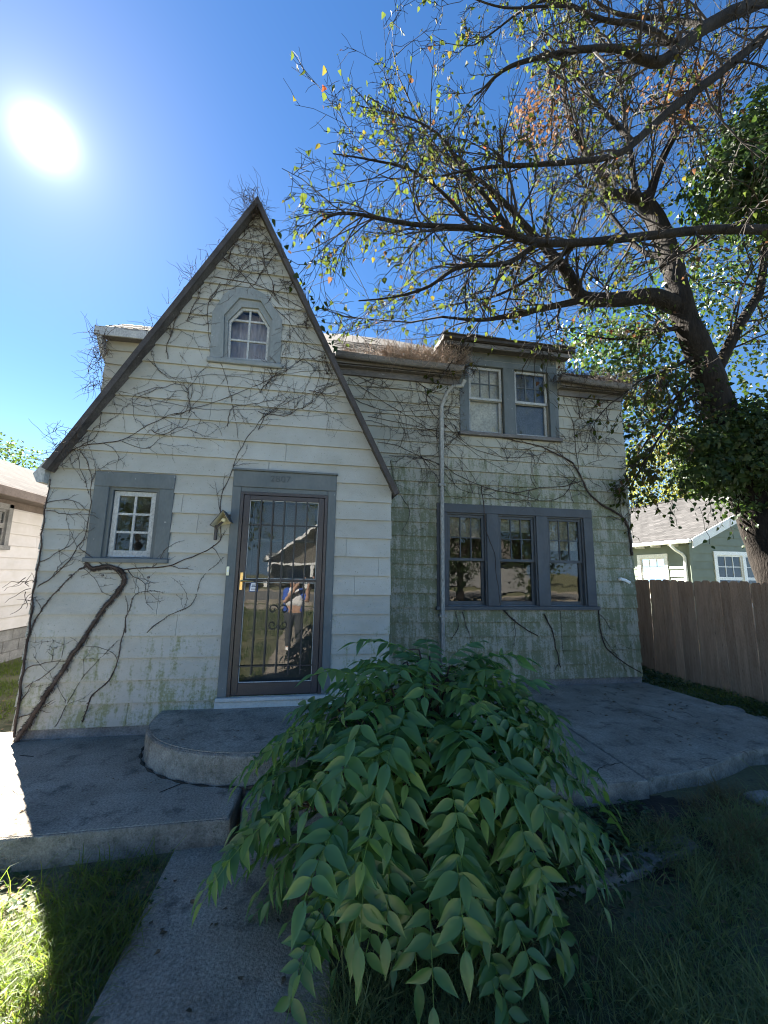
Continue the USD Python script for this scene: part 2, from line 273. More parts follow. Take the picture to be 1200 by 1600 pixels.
leafy('far_leaf_yellow', (0.08, 0.095, 0.02), (0.13, 0.135, 0.028), (0.26, 0.27, 0.04), 0.45, 0.5, 0.7)
leafy('grass_blade', (0.085, 0.13, 0.038), (0.14, 0.185, 0.06), (0.30, 0.42, 0.05), 0.4, 0.5, 1.3, 0.3)
leafy('pale_lifted_grass', (0.21, 0.27, 0.125), (0.33, 0.38, 0.19), (0.34, 0.42, 0.12), 0.4, 0.6, 1.3, 0.2)  # pale dryish grass, colour lightened further to lift the shaded right lawn
leafy('dry_grass', (0.16, 0.13, 0.07), (0.24, 0.19, 0.10), (0.4, 0.32, 0.14), 0.3, 0.7, 1.3, 0.2)
leafy('cover_leaf', (0.04, 0.085, 0.028), (0.075, 0.13, 0.045), (0.1, 0.2, 0.04), 0.25, 0.4, 2, 0.4)
# ---------------------------------------------------------------- ground
def struct(name, mesh, m, smooth=False, **kw):
    return obj(name, mesh, m, None, smooth, kind='structure', **kw)
def ground_z(x, y):
    """gentle unevenness of the yard"""
    return 0.05 * (meshkit.fbm(np.stack([x * 0.7, y * 0.7, 0 * x], -1), 3, 5) - 0.5) + 0.018 * (meshkit.noise(np.stack([x * 4, y * 4, 0 * x], -1), 3) - 0.5)
def sheet(x0, x1, y0, y1, step, zfun):
    nx, ny = int((x1 - x0) / step) + 1, int((y1 - y0) / step) + 1
    X, Y = np.meshgrid(np.linspace(x0, x1, nx), np.linspace(y0, y1, ny), indexing='ij')
    v = np.stack([X, Y, zfun(X, Y)], -1).reshape(-1, 3)
    i, j = np.meshgrid(np.arange(nx - 1), np.arange(ny - 1), indexing='ij')
    a = i * ny + j
    return v, np.stack([a, a + ny, a + ny + 1, a + 1], -1).reshape(-1, 4)
g = MB(); g.quad((-220, -220, -0.12), (220, -220, -0.12), (220, 220, -0.12), (-220, 220, -0.12))
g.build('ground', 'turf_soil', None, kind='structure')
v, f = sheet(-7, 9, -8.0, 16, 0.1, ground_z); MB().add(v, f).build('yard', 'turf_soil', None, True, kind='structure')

def slab(poly, z0, z1, c=0.018):
    """a cast slab with worn, slightly wavy edges"""
    m = MB(); p = shapely.segmentize(poly, 0.06)
    co = np.array(p.exterior.coords)[:-1]
    nz = meshkit.noise(np.c_[co * 5, np.zeros(len(co))], 9) - 0.5
    ctr = np.array(p.centroid.coords[0]); d = co - ctr; d /= np.linalg.norm(d, axis=1, keepdims=True)
    co = co + d * (nz * 0.012)[:, None]
    rings = [(co, z0), (co, z1 - c)]
    for t in (0.4, 0.75, 1.0):
        q = co - d * c * (1 - math.cos(t * math.pi / 2)) * 1.2; rings.append((q, z1 - c + c * math.sin(t * math.pi / 2)))
    n = len(co); V = np.vstack([np.c_[a, np.full(n, z)] for a, z in rings]); F = []
    for k in range(len(rings) - 1):
        i = np.arange(n); F.append(np.stack([k * n + i, k * n + (i + 1) % n, (k + 1) * n + (i + 1) % n, (k + 1) * n + i], 1))
    m.add(V, np.vstack(F))
    tv, tf = trimesh.creation.triangulate_polygon(Polygon(rings[-1][0]), engine='earcut')
    m.add(np.c_[tv, np.full(len(tv), z1)], tf); return m
# walk, the raised platform in front of the gable, the round step and the patio
m = slab(Polygon([(-0.79, -3.5), (-0.77, 2.86), (0.13, 2.86), (0.12, -3.5)]), -0.12, 0.028, 0.01); m.build('front_walk', 'concrete', None, kind='structure')
def topped(name, poly, z, c=.012):
    b = slab(poly, -.1, z, c).build(name, 'rough_concrete', None, 40, kind='structure')
    V, F = slab(poly.buffer(-.013), z - .01, z + .003, .006).arr(); obj('slab_top', (V, F), 'concrete', b)
topped('platform', Polygon([(-4.6, 2.78), (-0.46, 2.83), (-0.44, 4.32), (-2.35, 4.32), (-2.62, 4.36), (-2.7, 4.5), (-4.6, 4.62)]), .17)
th = np.linspace(math.pi, 2 * math.pi, 40)
arc = [(-0.33 + 1.06 * math.cos(t), 4.05 + 0.84 * math.sin(t)) for t in th]
m = slab(Polygon([(-1.39, 4.33)] + arc + [(0.73, 4.33)]), -0.05, 0.375, 0.025); st = m.build('round_step', 'rough_concrete', None, kind='structure')
tv = Polygon([(-1.375, 4.3)] + [(-0.33 + 1.03 * math.cos(t), 4.05 + 0.81 * math.sin(t)) for t in th] + [(0.70, 4.3)])
MB().prism(tv, 'xy', 0.376, 0.380).build('tread', 'concrete', st)
patio = [(-0.42, 2.95), (2.60, 2.93), (2.66, 3.42), (2.72, 5.54), (0.0, 5.54), (0.0, 4.4), (-0.42, 4.4)]
topped('patio', Polygon([(-0.42, 2.97), (2.60, 2.93), (2.70, 5.50), (0.82, 5.50), (0.82, 4.32), (-0.42, 4.32)]), .147)
topped('patio', Polygon([(2.615, 2.98), (3.2, 3.05), (4.0, 3.30), (5.1, 3.42), (5.05, 4.6), (4.93, 5.50), (2.715, 5.50)]), .134)
# low rough kerb of old concrete in the grass on the right
m = MB()
for i, (x, y, l, a) in enumerate([(1.55, 2.28, 0.55, 0.12), (2.12, 2.38, 0.62, 0.22)]):
    b = trimesh.creation.box([l, 0.13, 0.08]); b = b.subdivide().subdivide().subdivide(); b.vertices += 0.03 * (meshkit.noise(b.vertices * 9 + i * 7, i)[:, None] - 0.5)
    b.apply_transform(trimesh.transformations.rotation_matrix(a, [0, 0, 1])); b.apply_translation([x, y, 0.003]); m.tm(b)
m.build('kerb', 'rough_concrete', None, True, kind='structure')
# street behind the camera (what the panes reflect and what throws light back on the shaded front)
MB().box((-80, -9.4, -0.2), (80, -8.0, 0.03)).build('pavement', 'concrete', None, kind='structure')
MB().box((-80, -20.0, -0.2), (80, -12.0, -0.08)).build('road', 'asphalt', None, kind='structure')
MB().box((-80, -12.0, -0.2), (80, -11.85, 0.04)).build('kerb', 'concrete', None, kind='structure')
MB().box((-80, -20.15, -0.2), (80, -20.0, 0.04)).build('kerb', 'concrete', None, kind='structure')
MB().box((-7.5, -11.85, -0.2), (-4.3, -4.0, 0.035)).build('driveway', 'concrete', None, kind='structure')

# ---------------------------------------------------------------- siding
def board_piece(mb, poly, Y, z0, z1, t0=0.007, t1=0.031, tilt=0.0):
    """one lapped board: polygon in x-z, back on plane Y, thick at the foot"""
    for gp in getattr(poly, 'geoms', [poly]):
        if gp.geom_type != 'Polygon' or gp.area < 2e-4: continue
        gp = gp.simplify(0.001)
        tv, tf = trimesh.creation.triangulate_polygon(gp, engine='earcut')
        fr = t1 - (t1 - t0) * np.clip((tv[:, 1] - z0) / (z1 - z0), 0, 1) + tilt * (tv[:, 1] - z0)
        n = len(tv); V = np.vstack([np.c_[tv[:, 0], Y - fr, tv[:, 1]], np.c_[tv[:, 0], np.full(n, Y), tv[:, 1]]])
        e = np.sort(np.vstack([tf[:, [0, 1]], tf[:, [1, 2]], tf[:, [2, 0]]]), 1); u, c = np.unique(e, axis=0, return_counts=True); u = u[c == 1]
        mb.add(V, np.vstack([tf, np.stack([u[:, 0], u[:, 1], u[:, 1] + n], 1), np.stack([u[:, 0], u[:, 1] + n, u[:, 0] + n], 1)]))
def siding(parent, outline, holes, Y, zstart, expo, matname, rng, lo=1.9, hi=3.4, xf=None, name='siding_board', jag=0.0):
    x0, z0, x1, z1 = outline.bounds
    area = outline.difference(unary_union(holes)) if holes else outline
    k = 0
    while zstart + k * expo < z1:
        za = zstart + k * expo; zb = za + expo; k += 1
        x = x0 - rng.uniform(0, hi * 0.8)
        while x < x1:
            l = rng.uniform(lo, hi); piece = area.intersection(sbox(x + 0.0015, za, x + l - 0.0015, zb + 0.004)); x += l
            if jag and not piece.is_empty:
                piece = piece.intersection(sbox(-99, -99, x1 - rng.uniform(0, jag), 99))
            for gp in getattr(piece, 'geoms', [piece]):
                if gp.geom_type != 'Polygon' or gp.area < 0.0015: continue
                mb = MB(); board_piece(mb, gp, Y - rng.uniform(0, 0.0015), za - rng.uniform(0, 0.003), zb, tilt=rng.uniform(-0.008, 0.008))
                V, F = mb.arr()
                obj(name, (xf(V) if xf else V, F), matname, parent)

def frame_poly(outer, inner):
    return Polygon(outer).difference(Polygon(inner))
def rect(x0, x1, z0, z1):
    return [(x0, z0), (x1, z0), (x1, z1), (x0, z1)]
def glass(parent, x0, x1, z0, z1, Y, rng, m='old_glass'):
    a, b = rng.uniform(-0.004, 0.004, 2)
    return MB().quad((x0, Y + a, z0), (x1, Y + b, z0), (x1, Y - a * 0.5, z1), (x0, Y - b, z1)).build('pane', m, parent)

# ---------------------------------------------------------------- the house
rg = np.random.default_rng(5)
GY, WY = 4.27, 5.50                                  # front planes of the gable wing and of the main wall
house = thing('house', 'weathered cream clapboard house with one steep gable, grey-blue trim and bare vines', 'house')
GX0, GX1, APX, APZ = -2.597, 0.803, -0.861, 6.03
gable_out = Polygon([(GX0, 0.262), (GX1, 0.262), (GX1, 2.60), (APX, APZ), (GX0, 2.66)])
D_X0, D_X1, D_Z0, D_Z1 = -0.89, 0.185, 0.475, 2.75          # outer trim of the door
SW = (-2.19, -1.453, 1.752, 2.65)                           # small window, outer trim
def pts(*q): return [tuple(onY(x, y, 4.27)[[0, 2]]) for x, y in q]
gw_o = pts((330, 563), (437, 573), (440, 503), (414, 464), (397, 455), (367, 452), (352, 464), (334, 491))
gw_m = pts((350, 560), (421, 567), (426, 502), (408, 472.5), (375, 468), (351, 495))
gw_i = pts((359, 557.5), (414, 561), (417.5, 511.7), (402, 486), (380, 484), (361, 503))
TW = (1.70, 4.21, 1.20, 2.72)
DW = (2.075, 3.735, 3.79, 5.05)
holes_g = [sbox(D_X0, D_Z0, D_X1, D_Z1), sbox(SW[0], SW[2], SW[1], SW[3]), Polygon(gw_o)]
siding(house, gable_out, [h.buffer(-0.012, join_style=2) for h in holes_g], GY, 0.262, 0.2002, 'gable_paint', rg, jag=0.012)
WX0, WX1 = -2.90, 4.908
dorm = Polygon([(1.94, 4.70), (3.905, 4.70), (3.905, 5.19), (1.94, 5.19)])
wing_out = unary_union([Polygon([(0.83, 0.225), (WX1, 0.225), (WX1, 4.74), (0.1, 4.74), (0.1, 3.9)]), dorm])
siding(house, wing_out, [sbox(TW[0], TW[2], TW[1], TW[3]).buffer(-0.012, join_style=2), sbox(DW[0], DW[2], DW[1], DW[3]).buffer(-0.012, join_style=2)], WY, 0.225, 0.2002, 'wing_paint', rg, 1.5, 3.2, jag=0.012)
left_up = Polygon([(WX0, 3.0), (-2.2, 3.0), (-1.2, 4.74), (WX0, 4.74)])
siding(house, left_up, [], WY, 3.0, 0.2002, 'wing_paint', rg)
# carcass: walls with the openings cut through, floors, back rooms
def cut(poly, hs):
    return poly.difference(unary_union(hs))
inn = lambda b, d: sbox(b[0] + d, b[2] + d, b[1] - d, b[3] - d)
w = MB()
w.prism(cut(Polygon([(GX0 + .01, 0.05), (GX1 - .01, 0.05), (GX1 - .01, 2.58), (APX, APZ - .03), (GX0 + .01, 2.63)]), [sbox(SW[0] + .125, SW[2] + .05, SW[1] - .125, SW[3] - .14), sbox(D_X0 + .085, D_Z0, D_X1 - .085, D_Z1 - .18), Polygon(gw_m).buffer(-.005)]), 'xz', GY + 0.001, GY + 0.12)
w.prism(cut(unary_union([sbox(WX0 + .01, 0.02, WX1 - .01, 4.74), dorm]), [sbox(TW[0] + .14, TW[2] + .052, TW[1] - .14, TW[3] - .12), sbox(DW[0] + .14, DW[2] + .052, DW[1] - .14, DW[3] - .09)]), 'xz', WY + 0.001, WY + 0.12)
w.box((GX0 + .012, GY + .12, 0.05), (GX0 + .12, WY, 2.55)); w.box((GX1 - .12, GY + .12, 0.05), (GX1 - .012, WY, 2.45))
w.box((WX0 + .012, WY + .12, 0.02), (WX0 + .12, 12.4, 4.72)); w.box((WX1 - .12, WY + .12, 0.02), (WX1 - .012, 12.4, 4.72)); w.box((WX0 + .12, 12.28, 0.02), (WX1 - .12, 12.4, 4.72))
wall = w.build('wall', 'room_wall', house)
r = MB(); r.box((GX0 + .13, GY + .125, 0.42), (GX1 - .125, WY - .01, 0.47)); r.box((WX0 + .13, WY + .125, 0.42), (WX1 - .13, 12.27, 0.47))
r.box((WX0 + .13, WY + .125, 3.02), (WX1 - .13, 12.27, 3.14)); r.box((GX0 + .13, GY + .125, 2.93), (GX1 - .13, WY - .01, 3.0)); r.box((1.0, 8.5, 0.47), (1.1, 12.2, 3.02)); r.box((WX0 + .13, 8.6, 0.47), (WX1 - .13, 8.7, 3.02)); r.box((WX0 + .13, 8.6, 3.14), (WX1 - .13, 8.7, 4.72))
r.build('room', 'room_dark', house)
fd = MB(); fd.box((GX0 + .03, GY - .005, -0.1), (GX1 - .03, GY + .11, 0.262)); fd.box((GX1 - .03, WY - .005, -0.1), (WX1 - .02, WY + .11, 0.225)); fd.box((GX0 + .03, GY + .11, -0.1), (GX0 + .1, WY + .5, 0.262))
fd.build('foundation', 'foundation', house)

# small window left of the door
def sash_frame(parent, x0, x1, z0, z1, Y, t, m, depth=0.035, name='sash', bot=None):
    b = t if bot is None else bot
    s = MB(); s.box((x0, Y, z0), (x0 + t, Y + depth, z1)); s.box((x1 - t, Y, z0), (x1, Y + depth, z1)); s.box((x0 + t, Y + .002, z0), (x1 - t, Y + depth, z0 + b)); s.box((x0 + t, Y + .002, z1 - t), (x1 - t, Y + depth, z1))
    return s.build(name, m, parent)
def lites(parent, x0, x1, z0, z1, Y, cols, rows, m, rng, bar=0.018, g='old_glass'):
    for i in range(1, cols):
        x = x0 + (x1 - x0) * i / cols; MB().box((x - bar / 2, Y + .004, z0), (x + bar / 2, Y + .026, z1)).build('muntin', m, parent)
    for j in range(1, rows):
        z = z0 + (z1 - z0) * j / rows; MB().box((x0, Y + .006, z - bar / 2), (x1, Y + .024, z + bar / 2)).build('muntin', m, parent)
    for i in range(cols):
        for j in range(rows):
            glass(parent, x0 + (x1 - x0) * i / cols, x0 + (x1 - x0) * (i + 1) / cols, z0 + (z1 - z0) * j / rows, z0 + (z1 - z0) * (j + 1) / rows, Y + .016, rng, g)
def casing(name, o, side, top, bottom, Y, m, proud=0.03, back=0.02, label=None, chamfer=0.004):
    """flat boards round an opening"""
    x0, x1, z0, z1 = o; c = MB()
    c.box((x0, Y - proud, z0 + bottom), (x0 + side, Y + back, z1 - top), chamfer); c.box((x1 - side, Y - proud, z0 + bottom), (x1, Y + back, z1 - top), chamfer)
    c.box((x0, Y - proud - .003, z1 - top), (x1, Y + back, z1), chamfer)
    return c.build(name, m, house, label=label)
win = casing('window', SW, 0.135, 0.15, 0.04, GY, 'blue_trim', 0.034, label='small six-pane window in wide grey-blue trim')
MB().box((SW[0] - .01, GY - .06, SW[2]), (SW[1] + .01, GY + .05, SW[2] + .045), .006).build('sill', 'blue_trim', win)
s = MB(); a0, a1, b0, b1 = SW[0] + .135, SW[1] - .135, SW[2] + .045, SW[3] - .15
for bx in (((a0, GY - .012, b0), (a0 + .035, GY + .1, b1)), ((a1 - .035, GY - .012, b0), (a1, GY + .1, b1)), ((a0 + .035, GY - .010, b1 - .03), (a1 - .035, GY + .1, b1))): s.box(*bx)
s.build('stop', 'blue_trim', win)
sash_frame(win, a0 + .04, a1 - .04, b0 + .012, b1 - .035, GY + .012, 0.045, 'pale_trim', bot=0.065)
lites(win, a0 + .085, a1 - .085, b0 + .077, b1 - .08, GY + .018, 2, 3, 'pale_trim', rg, 0.022)
# arched window in the gable
gmid = Polygon(gw_m)
c = MB(); c.prism(Polygon(gw_o).buffer(.008, join_style=2).difference(gmid), 'xz', GY - .036, GY + .02); aw = c.build('window', 'glare_trim', house, label='arched attic window in faded grey trim')
MB().box((gw_o[0][0] - .03, GY - .065, gw_o[0][1] - .04), (gw_o[1][0] + .03, GY + .03, gw_o[0][1] + .01), .006).build('sill', 'glare_trim', aw)
MB().prism(gmid.buffer(-.002).difference(Polygon(gw_i).buffer(.028, join_style=2)), 'xz', GY - .012, GY + .09).build('stop', 'glare_trim', aw)
gs = Polygon(gw_i).buffer(.026, join_style=2); gi = Polygon(gw_i)
MB().prism(gs.difference(gi), 'xz', GY + .012, GY + .045).build('sash', 'pale_trim', aw)
x0, z0, x1, z1 = gi.bounds; xm = (x0 + x1) / 2
MB().box((xm - .011, GY + .016, z0), (xm + .011, GY + .042, z1)).build('muntin', 'pale_trim', aw)
zr = [z0 + .22, z0 + .46]
for z in zr: MB().box((x0, GY + .018, z - .010), (x1, GY + .040, z + .010)).build('muntin', 'pale_trim', aw)
for xa, xb in ((x0, xm), (xm, x1)):
    for za, zb in zip([z0] + zr, zr + [z1]):
        pg = gi.intersection(sbox(xa, za, xb, zb)); tv2, tf2 = trimesh.creation.triangulate_polygon(pg, engine='earcut')
        MB().add(np.c_[tv2[:, 0], GY + .030 + rg.uniform(-.003, .003) + (tv2[:, 1] - za) * rg.uniform(-.02, .02), tv2[:, 1]], tf2).build('pane', 'old_glass', aw)
cu = MB(); xs = np.linspace(x0 - .05, x1 + .05, 30); yy = GY + .16 + .015 * np.sin(xs * 60)
for i in range(29): cu.quad((xs[i], yy[i], z0 - .05), (xs[i + 1], yy[i + 1], z0 - .05), (xs[i + 1], yy[i + 1], z1 + .05), (xs[i], yy[i], z1 + .05))
cu.build('curtain', 'curtain', aw)

def double_hung(parent, x0, x1, z0, z1, Y, m, cols, rows, rng, mm=None, split=0.5):
    mm = mm or m; zm = z0 + (z1 - z0) * split; t = 0.038
    sash_frame(parent, x0, x1, zm - .018, z1, Y + .02, t, m)
    lites(parent, x0 + t, x1 - t, zm + .02, z1 - t, Y + .024, cols, rows, mm, rng, 0.014)
    sash_frame(parent, x0, x1, z0, zm + .016, Y + .058, t, m, bot=0.06)
    glass(parent, x0 + t, x1 - t, z0 + .06, zm - .02, Y + .075, rng)
# three windows side by side
tw = casing('window', TW, 0.15, 0.13, 0.05, WY, 'dark_trim', 0.036, label='row of three double-hung windows in dark grey-blue trim')
MB().box((TW[0] - .02, WY - .075, TW[2] - .004), (TW[1] + .02, WY + .05, TW[2] + .05), .006).build('sill', 'dark_trim', tw)
cx = [TW[0] + .15, TW[1] - .15]; wd = 0.615; gap = (cx[1] - cx[0] - 3 * wd) / 2
for i in range(3):
    xa = cx[0] + i * (wd + gap); xb = xa + wd
    if i < 2: MB().box((xb, WY - .033, TW[2] + .05), (xb + gap, WY + .02, TW[3] - .13), .004).build('mullion', 'dark_trim', tw)
    st_ = MB()
    for q in (((xa, WY - .008, TW[2] + .05), (xa + .022, WY + .09, TW[3] - .13)), ((xb - .022, WY - .008, TW[2] + .05), (xb, WY + .09, TW[3] - .13)), ((xa + .022, WY - .006, TW[3] - .152), (xb - .022, WY + .09, TW[3] - .13))): st_.box(*q)
    st_.build('stop', 'dark_trim', tw)
    double_hung(tw, xa + .024, xb - .024, TW[2] + .052, TW[3] - .154, WY - .004, 'dark_trim', 3, 2, rg)
    lo_z = (TW[2] + TW[3]) / 2 + (.28, .38, .12)[i]
    sh = MB(); xs = np.linspace(xa + .03, xb - .03, 14)
    for k in range(13): sh.quad((xs[k], WY + .11 + .004 * math.sin(k), lo_z), (xs[k + 1], WY + .11 + .004 * math.sin(k + 1), lo_z), (xs[k + 1], WY + .11, TW[3] - .1), (xs[k], WY + .11, TW[3] - .1))
    sh.build('roller_shade', 'shade_tan', tw)
# pair of windows in the dormer
dw = casing('window', DW, 0.15, 0.10, 0.05, WY, 'blue_trim', 0.034, label='pair of peeling double-hung windows in the dormer')
MB().box((DW[0] - .02, WY - .085, DW[2] - .004), (DW[1] + .02, WY + .05, DW[2] + .05), .006).build('sill', 'grey_wood', dw)
dxs = [(DW[0] + .15, 2.80), (2.99, DW[1] - .15)]
MB().box((2.80, WY - .038, DW[2] + .05), (2.99, WY + .02, DW[3] - .10), .004).build('mullion', 'blue_trim', dw)
for i, (xa, xb) in enumerate(dxs):
    double_hung(dw, xa + .012, xb - .012, DW[2] + .055, DW[3] - .105, WY - .008, 'pale_trim', 3, 2, rg, 'blue_trim', split=0.52)
    MB().quad((xa - .05, WY + .13, DW[2]), (xb + .05, WY + .13, DW[2]), (xb + .05, WY + .125, DW[3]), (xa - .05, WY + .125, DW[3])).build('roller_shade', ('shade_cream', 'shade_grey')[i], dw)
MB().box((DW[0] - .0, WY - .030, DW[3] + .002), (DW[1], WY + .02, 5.165), .004).build('frieze', 'blue_trim', house)
# door: trim, security storm door, wooden door behind
dc = MB(); pr = GY - .036
dc.box((D_X0, pr, D_Z0 + .01), (D_X0 + .088, GY + .05, D_Z1 - .185), .005); dc.box((D_X1 - .088, pr, D_Z0 + .01), (D_X1, GY + .05, D_Z1 - .185), .005); dc.box((D_X0, pr - .003, D_Z1 - .185), (D_X1, GY + .05, D_Z1 - .012), .005)
dc.box((D_X0 - .012, pr - .025, D_Z1 - .012), (D_X1 + .012, GY + .02, D_Z1 + .008), .004); dc.box((D_X0 + .088, pr + .008, D_Z1 - .235), (D_X1 - .088, GY + .05, D_Z1 - .186), .004)
dtrim = dc.build('door_trim', 'blue_trim', house)
tmm = meshkit.text_mesh('2807', 0.062, 0.006); tv3 = np.array(tmm.vertices); tv3 = np.c_[tv3[:, 0] - 0.52, pr - .003 - tv3[:, 2], tv3[:, 1] + D_Z1 - .115]
obj('house_number', (tv3, np.array(tmm.faces)), 'trim_dark_digit', dtrim)
MB().box((D_X0 - .012, GY - .060, D_Z0 - .030), (D_X1 + .012, GY + .05, D_Z0 + .008), .006).build('threshold', 'sill_white', house)
MB().box((D_X0 - .02, GY - .030, D_Z0 - .098), (D_X1 + .45, GY - .001, D_Z0 - .032), .003).build('sill_board', 'sill_white', house)
sx0, sx1, sz0, sz1 = D_X0 + .090, D_X1 - .090, D_Z0 + .014, D_Z1 - .238
q = MB(); Yd = GY - .028; ft = 0.028
q.box((sx0, Yd - .012, sz0), (sx0 + ft, GY + .04, sz1)); q.box((sx1 - ft, Yd - .012, sz0), (sx1, GY + .04, sz1)); q.box((sx0 + ft, Yd - .011, sz1 - ft), (sx1 - ft, GY + .04, sz1))
sd = q.build('storm_door', 'storm_brown', house, label='dark brown security storm door with iron bars and glass')
dx0, dx1, dz0, dz1 = sx0 + ft + .004, sx1 - ft - .004, sz0 + .006, sz1 - ft - .004
q = MB(); sw_ = 0.062
q.box((dx0, Yd - .006, dz0), (dx0 + sw_, Yd + .026, dz1), .004); q.box((dx1 - sw_, Yd - .006, dz0), (dx1, Yd + .026, dz1), .004); q.box((dx0 + sw_, Yd - .005, dz1 - .05), (dx1 - sw_, Yd + .025, dz1), .004); q.box((dx0 + sw_, Yd - .005, dz0), (dx1 - sw_, Yd + .025, dz0 + .115), .004)
q.build('leaf_frame', 'storm_brown', sd)
gx0, gx1, gz0, gz1 = dx0 + sw_, dx1 - sw_, dz0 + .115, dz1 - .05; zmid = 1.60
MB().box((gx0, Yd - .002, zmid - .012), (gx1, Yd + .02, zmid + .012), .002).build('mid_rail', 'storm_brown', sd)
q = MB()
for a_, b_ in (((gx0, gz0), (gx0 + .007, gz1)), ((gx1 - .007, gz0), (gx1, gz1)), ((gx0 + .007, gz1 - .007), (gx1 - .007, gz1)), ((gx0 + .007, gz0), (gx1 - .007, gz0 + .007)), ((gx0 + .007, zmid - .024), (gx1 - .007, zmid - .016)), ((gx0 + .007, zmid + .015), (gx1 - .007, zmid + .023))):
    q.box((a_[0], Yd + .004, a_[1]), (b_[0], Yd + .016, b_[1]))
q.build('glazing_trim', 'pale_trim', sd)
glass(sd, gx0, gx1, zmid, gz1, Yd + .012, rg, 'old_glass'); glass(sd, gx0, gx1, gz0, zmid, Yd + .0125, rg, 'old_glass')
zb0, zb1 = gz0 + .155, gz1
for k in range(5):
    x = gx0 + (gx1 - gx0) * (k + 1) / 6 
    MB().box((x - .0065, Yd - .024, zb0 - .075), (x + .0065, Yd - .011, gz1 - .0)).build('bar', 'black_iron', sd)
for z in (zb0, zmid + .002, gz1 - .26):
    MB().box((gx0 - .02, Yd - .012, z - .006), (gx1 + .02, Yd - .006, z + .006)).build('cross_bar', 'black_iron', sd)
def scroll(cx_, cz, sx, sz):
    t = np.linspace(0, 1, 26); an = t * 3.6 * math.pi / 2 * 1.25; rr = 0.052 * (1 - 0.78 * t)
    x = cx_ + sx * (0.010 + .044 - rr * np.cos(an) * 0.95); z = cz + sz * (rr * np.sin(an)); return np.stack([x, np.full(26, Yd - .018), z], 1)
xc = gx0 + (gx1 - gx0) * 0.5 - 0.005
for sx_ in (-1, 1):
    for sz_ in (-1, 1):
        MB().tube(scroll(xc, 1.235 + sz_ * .075, sx_, sz_), 0.0042, 5).build('scroll', 'black_iron', sd)
hd = MB(); hx = dx0 + .030
hd.box((hx - .015, Yd - .016, 1.50), (hx + .015, Yd - .006, 1.68), .004); hd.box((hx - .009, Yd - .055, 1.585), (hx + .009, Yd - .014, 1.603), .003); hd.tube([(hx, Yd - .05, 1.594), (hx + .05, Yd - .052, 1.596), (hx + .125, Yd - .046, 1.590)], [.009, .008, .006], 8)
hd.build('handle', 'brass', sd)
bd = MB(); bx0 = gx0 + .045
bd.prism(Polygon([(bx0, 1.485), (bx0 + .088, 1.485), (bx0 + .082, 1.565), (bx0 + .066, 1.585), (bx0 + .022, 1.585), (bx0 + .006, 1.565)]), 'xz', Yd + .0015, Yd + .006); sg = bd.build('security_sticker', 'badge_blue', sd)
bd = MB(); bd.prism(Polygon([(bx0 + .009, 1.493), (bx0 + .079, 1.493), (bx0 + .068, 1.575), (bx0 + .020, 1.575)]), 'xz', Yd - .0002, Yd + .0014); bd.build('face', 'badge_white', sg)
bd = MB()
for zz, (u0_, u1_) in ((1.552, (.028, .060)), (1.538, (.025, .063)), (1.512, (.020, .068))):
    xx = u0_
    while xx < u1_ - .004:
        l_ = rg.uniform(.004, .009); bd.box((bx0 + xx, Yd - .0012, zz - .0045), (bx0 + xx + l_, Yd - .0002, zz + .0045)); xx += l_ + .002
bd.build('print', 'badge_blue', sg)
# wooden door seen through the glass
iy = GY + .085; wd_ = MB(); ix0, ix1, iz0, iz1 = D_X0 + .088, D_X1 - .088, D_Z0 + .01, D_Z1 - .19
px0, px1, pz0, pz1 = ix0 + .13, ix1 - .13, 1.62, iz1 - .14
wd_.prism(frame_poly(rect(ix0, ix1, iz0, iz1), rect(px0, px1, pz0, pz1)), 'xz', iy, iy + .04)
wdoor = wd_.build('wooden_door', 'dark_trim', house)
xm = (px0 + px1) / 2; zm_ = (pz0 + pz1) / 2
MB().box((xm - .015, iy + .005, pz0), (xm + .015, iy + .035, pz1)).build('muntin', 'blue_trim', wdoor); MB().box((px0, iy + .006, zm_ - .015), (px1, iy + .034, zm_ + .015)).build('muntin', 'blue_trim', wdoor)
for z_ in (0.85, 1.25):
    MB().box((ix0 + .13, iy - .006, z_ - .15), (ix1 - .13, iy - .001, z_ + .15), .003).build('raised_panel', 'dark_trim', wdoor)
# door bell
bx = onY(356, 892, GY - .04)[0]; bz = onY(356, 892, GY - .04)[2]
bl = MB().box((bx - .013, pr - .012, bz - .045), (bx + .013, pr - .001, bz + .045), .003).build('door_bell', 'ivory', house); MB().box((bx - .006, pr - .016, bz - .012), (bx + .006, pr - .0125, bz + .012), .002).build('button', 'badge_white', bl)
# porch lamp: a bent-plate hood on a bracket
L0 = onY(345, 812, GY - .13); lm = MB()
apx_, hw, hz, dpt = L0[0] + .028, 0.085, 0.085, 0.17
def hood(y0, y1, o, dz=0.0, sh=0.0):
    P = [(apx_ - 1.25 * hw - o, L0[2] - hz * 0.75 - o * 0.2 + dz), (apx_, L0[2] + hz + o + dz), (apx_ + hw * 0.8 + o, L0[2] - hz * 0.25 - o * 0.2 + dz)]; return P
Po, Pi = hood(0, 0, 0.008), hood(0, 0, 0.0)
lm.prism(Polygon(Po + Pi[::-1]), 'xz', GY - .20, GY - .02)
lamp = lm.build('wall_lamp', 'copper_dark', house, label='small hooded porch lamp with a dark metal shade')
q = MB(); q.prism(Polygon(hood(0, 0, -.003) + hood(0, 0, -.006)[::-1]), 'xz', GY - .195, GY - .03); q.prism(Polygon(hood(0, 0, -.008)), 'xz', GY - .035, GY - .03); q.build('lining', 'lamp_lining', lamp)
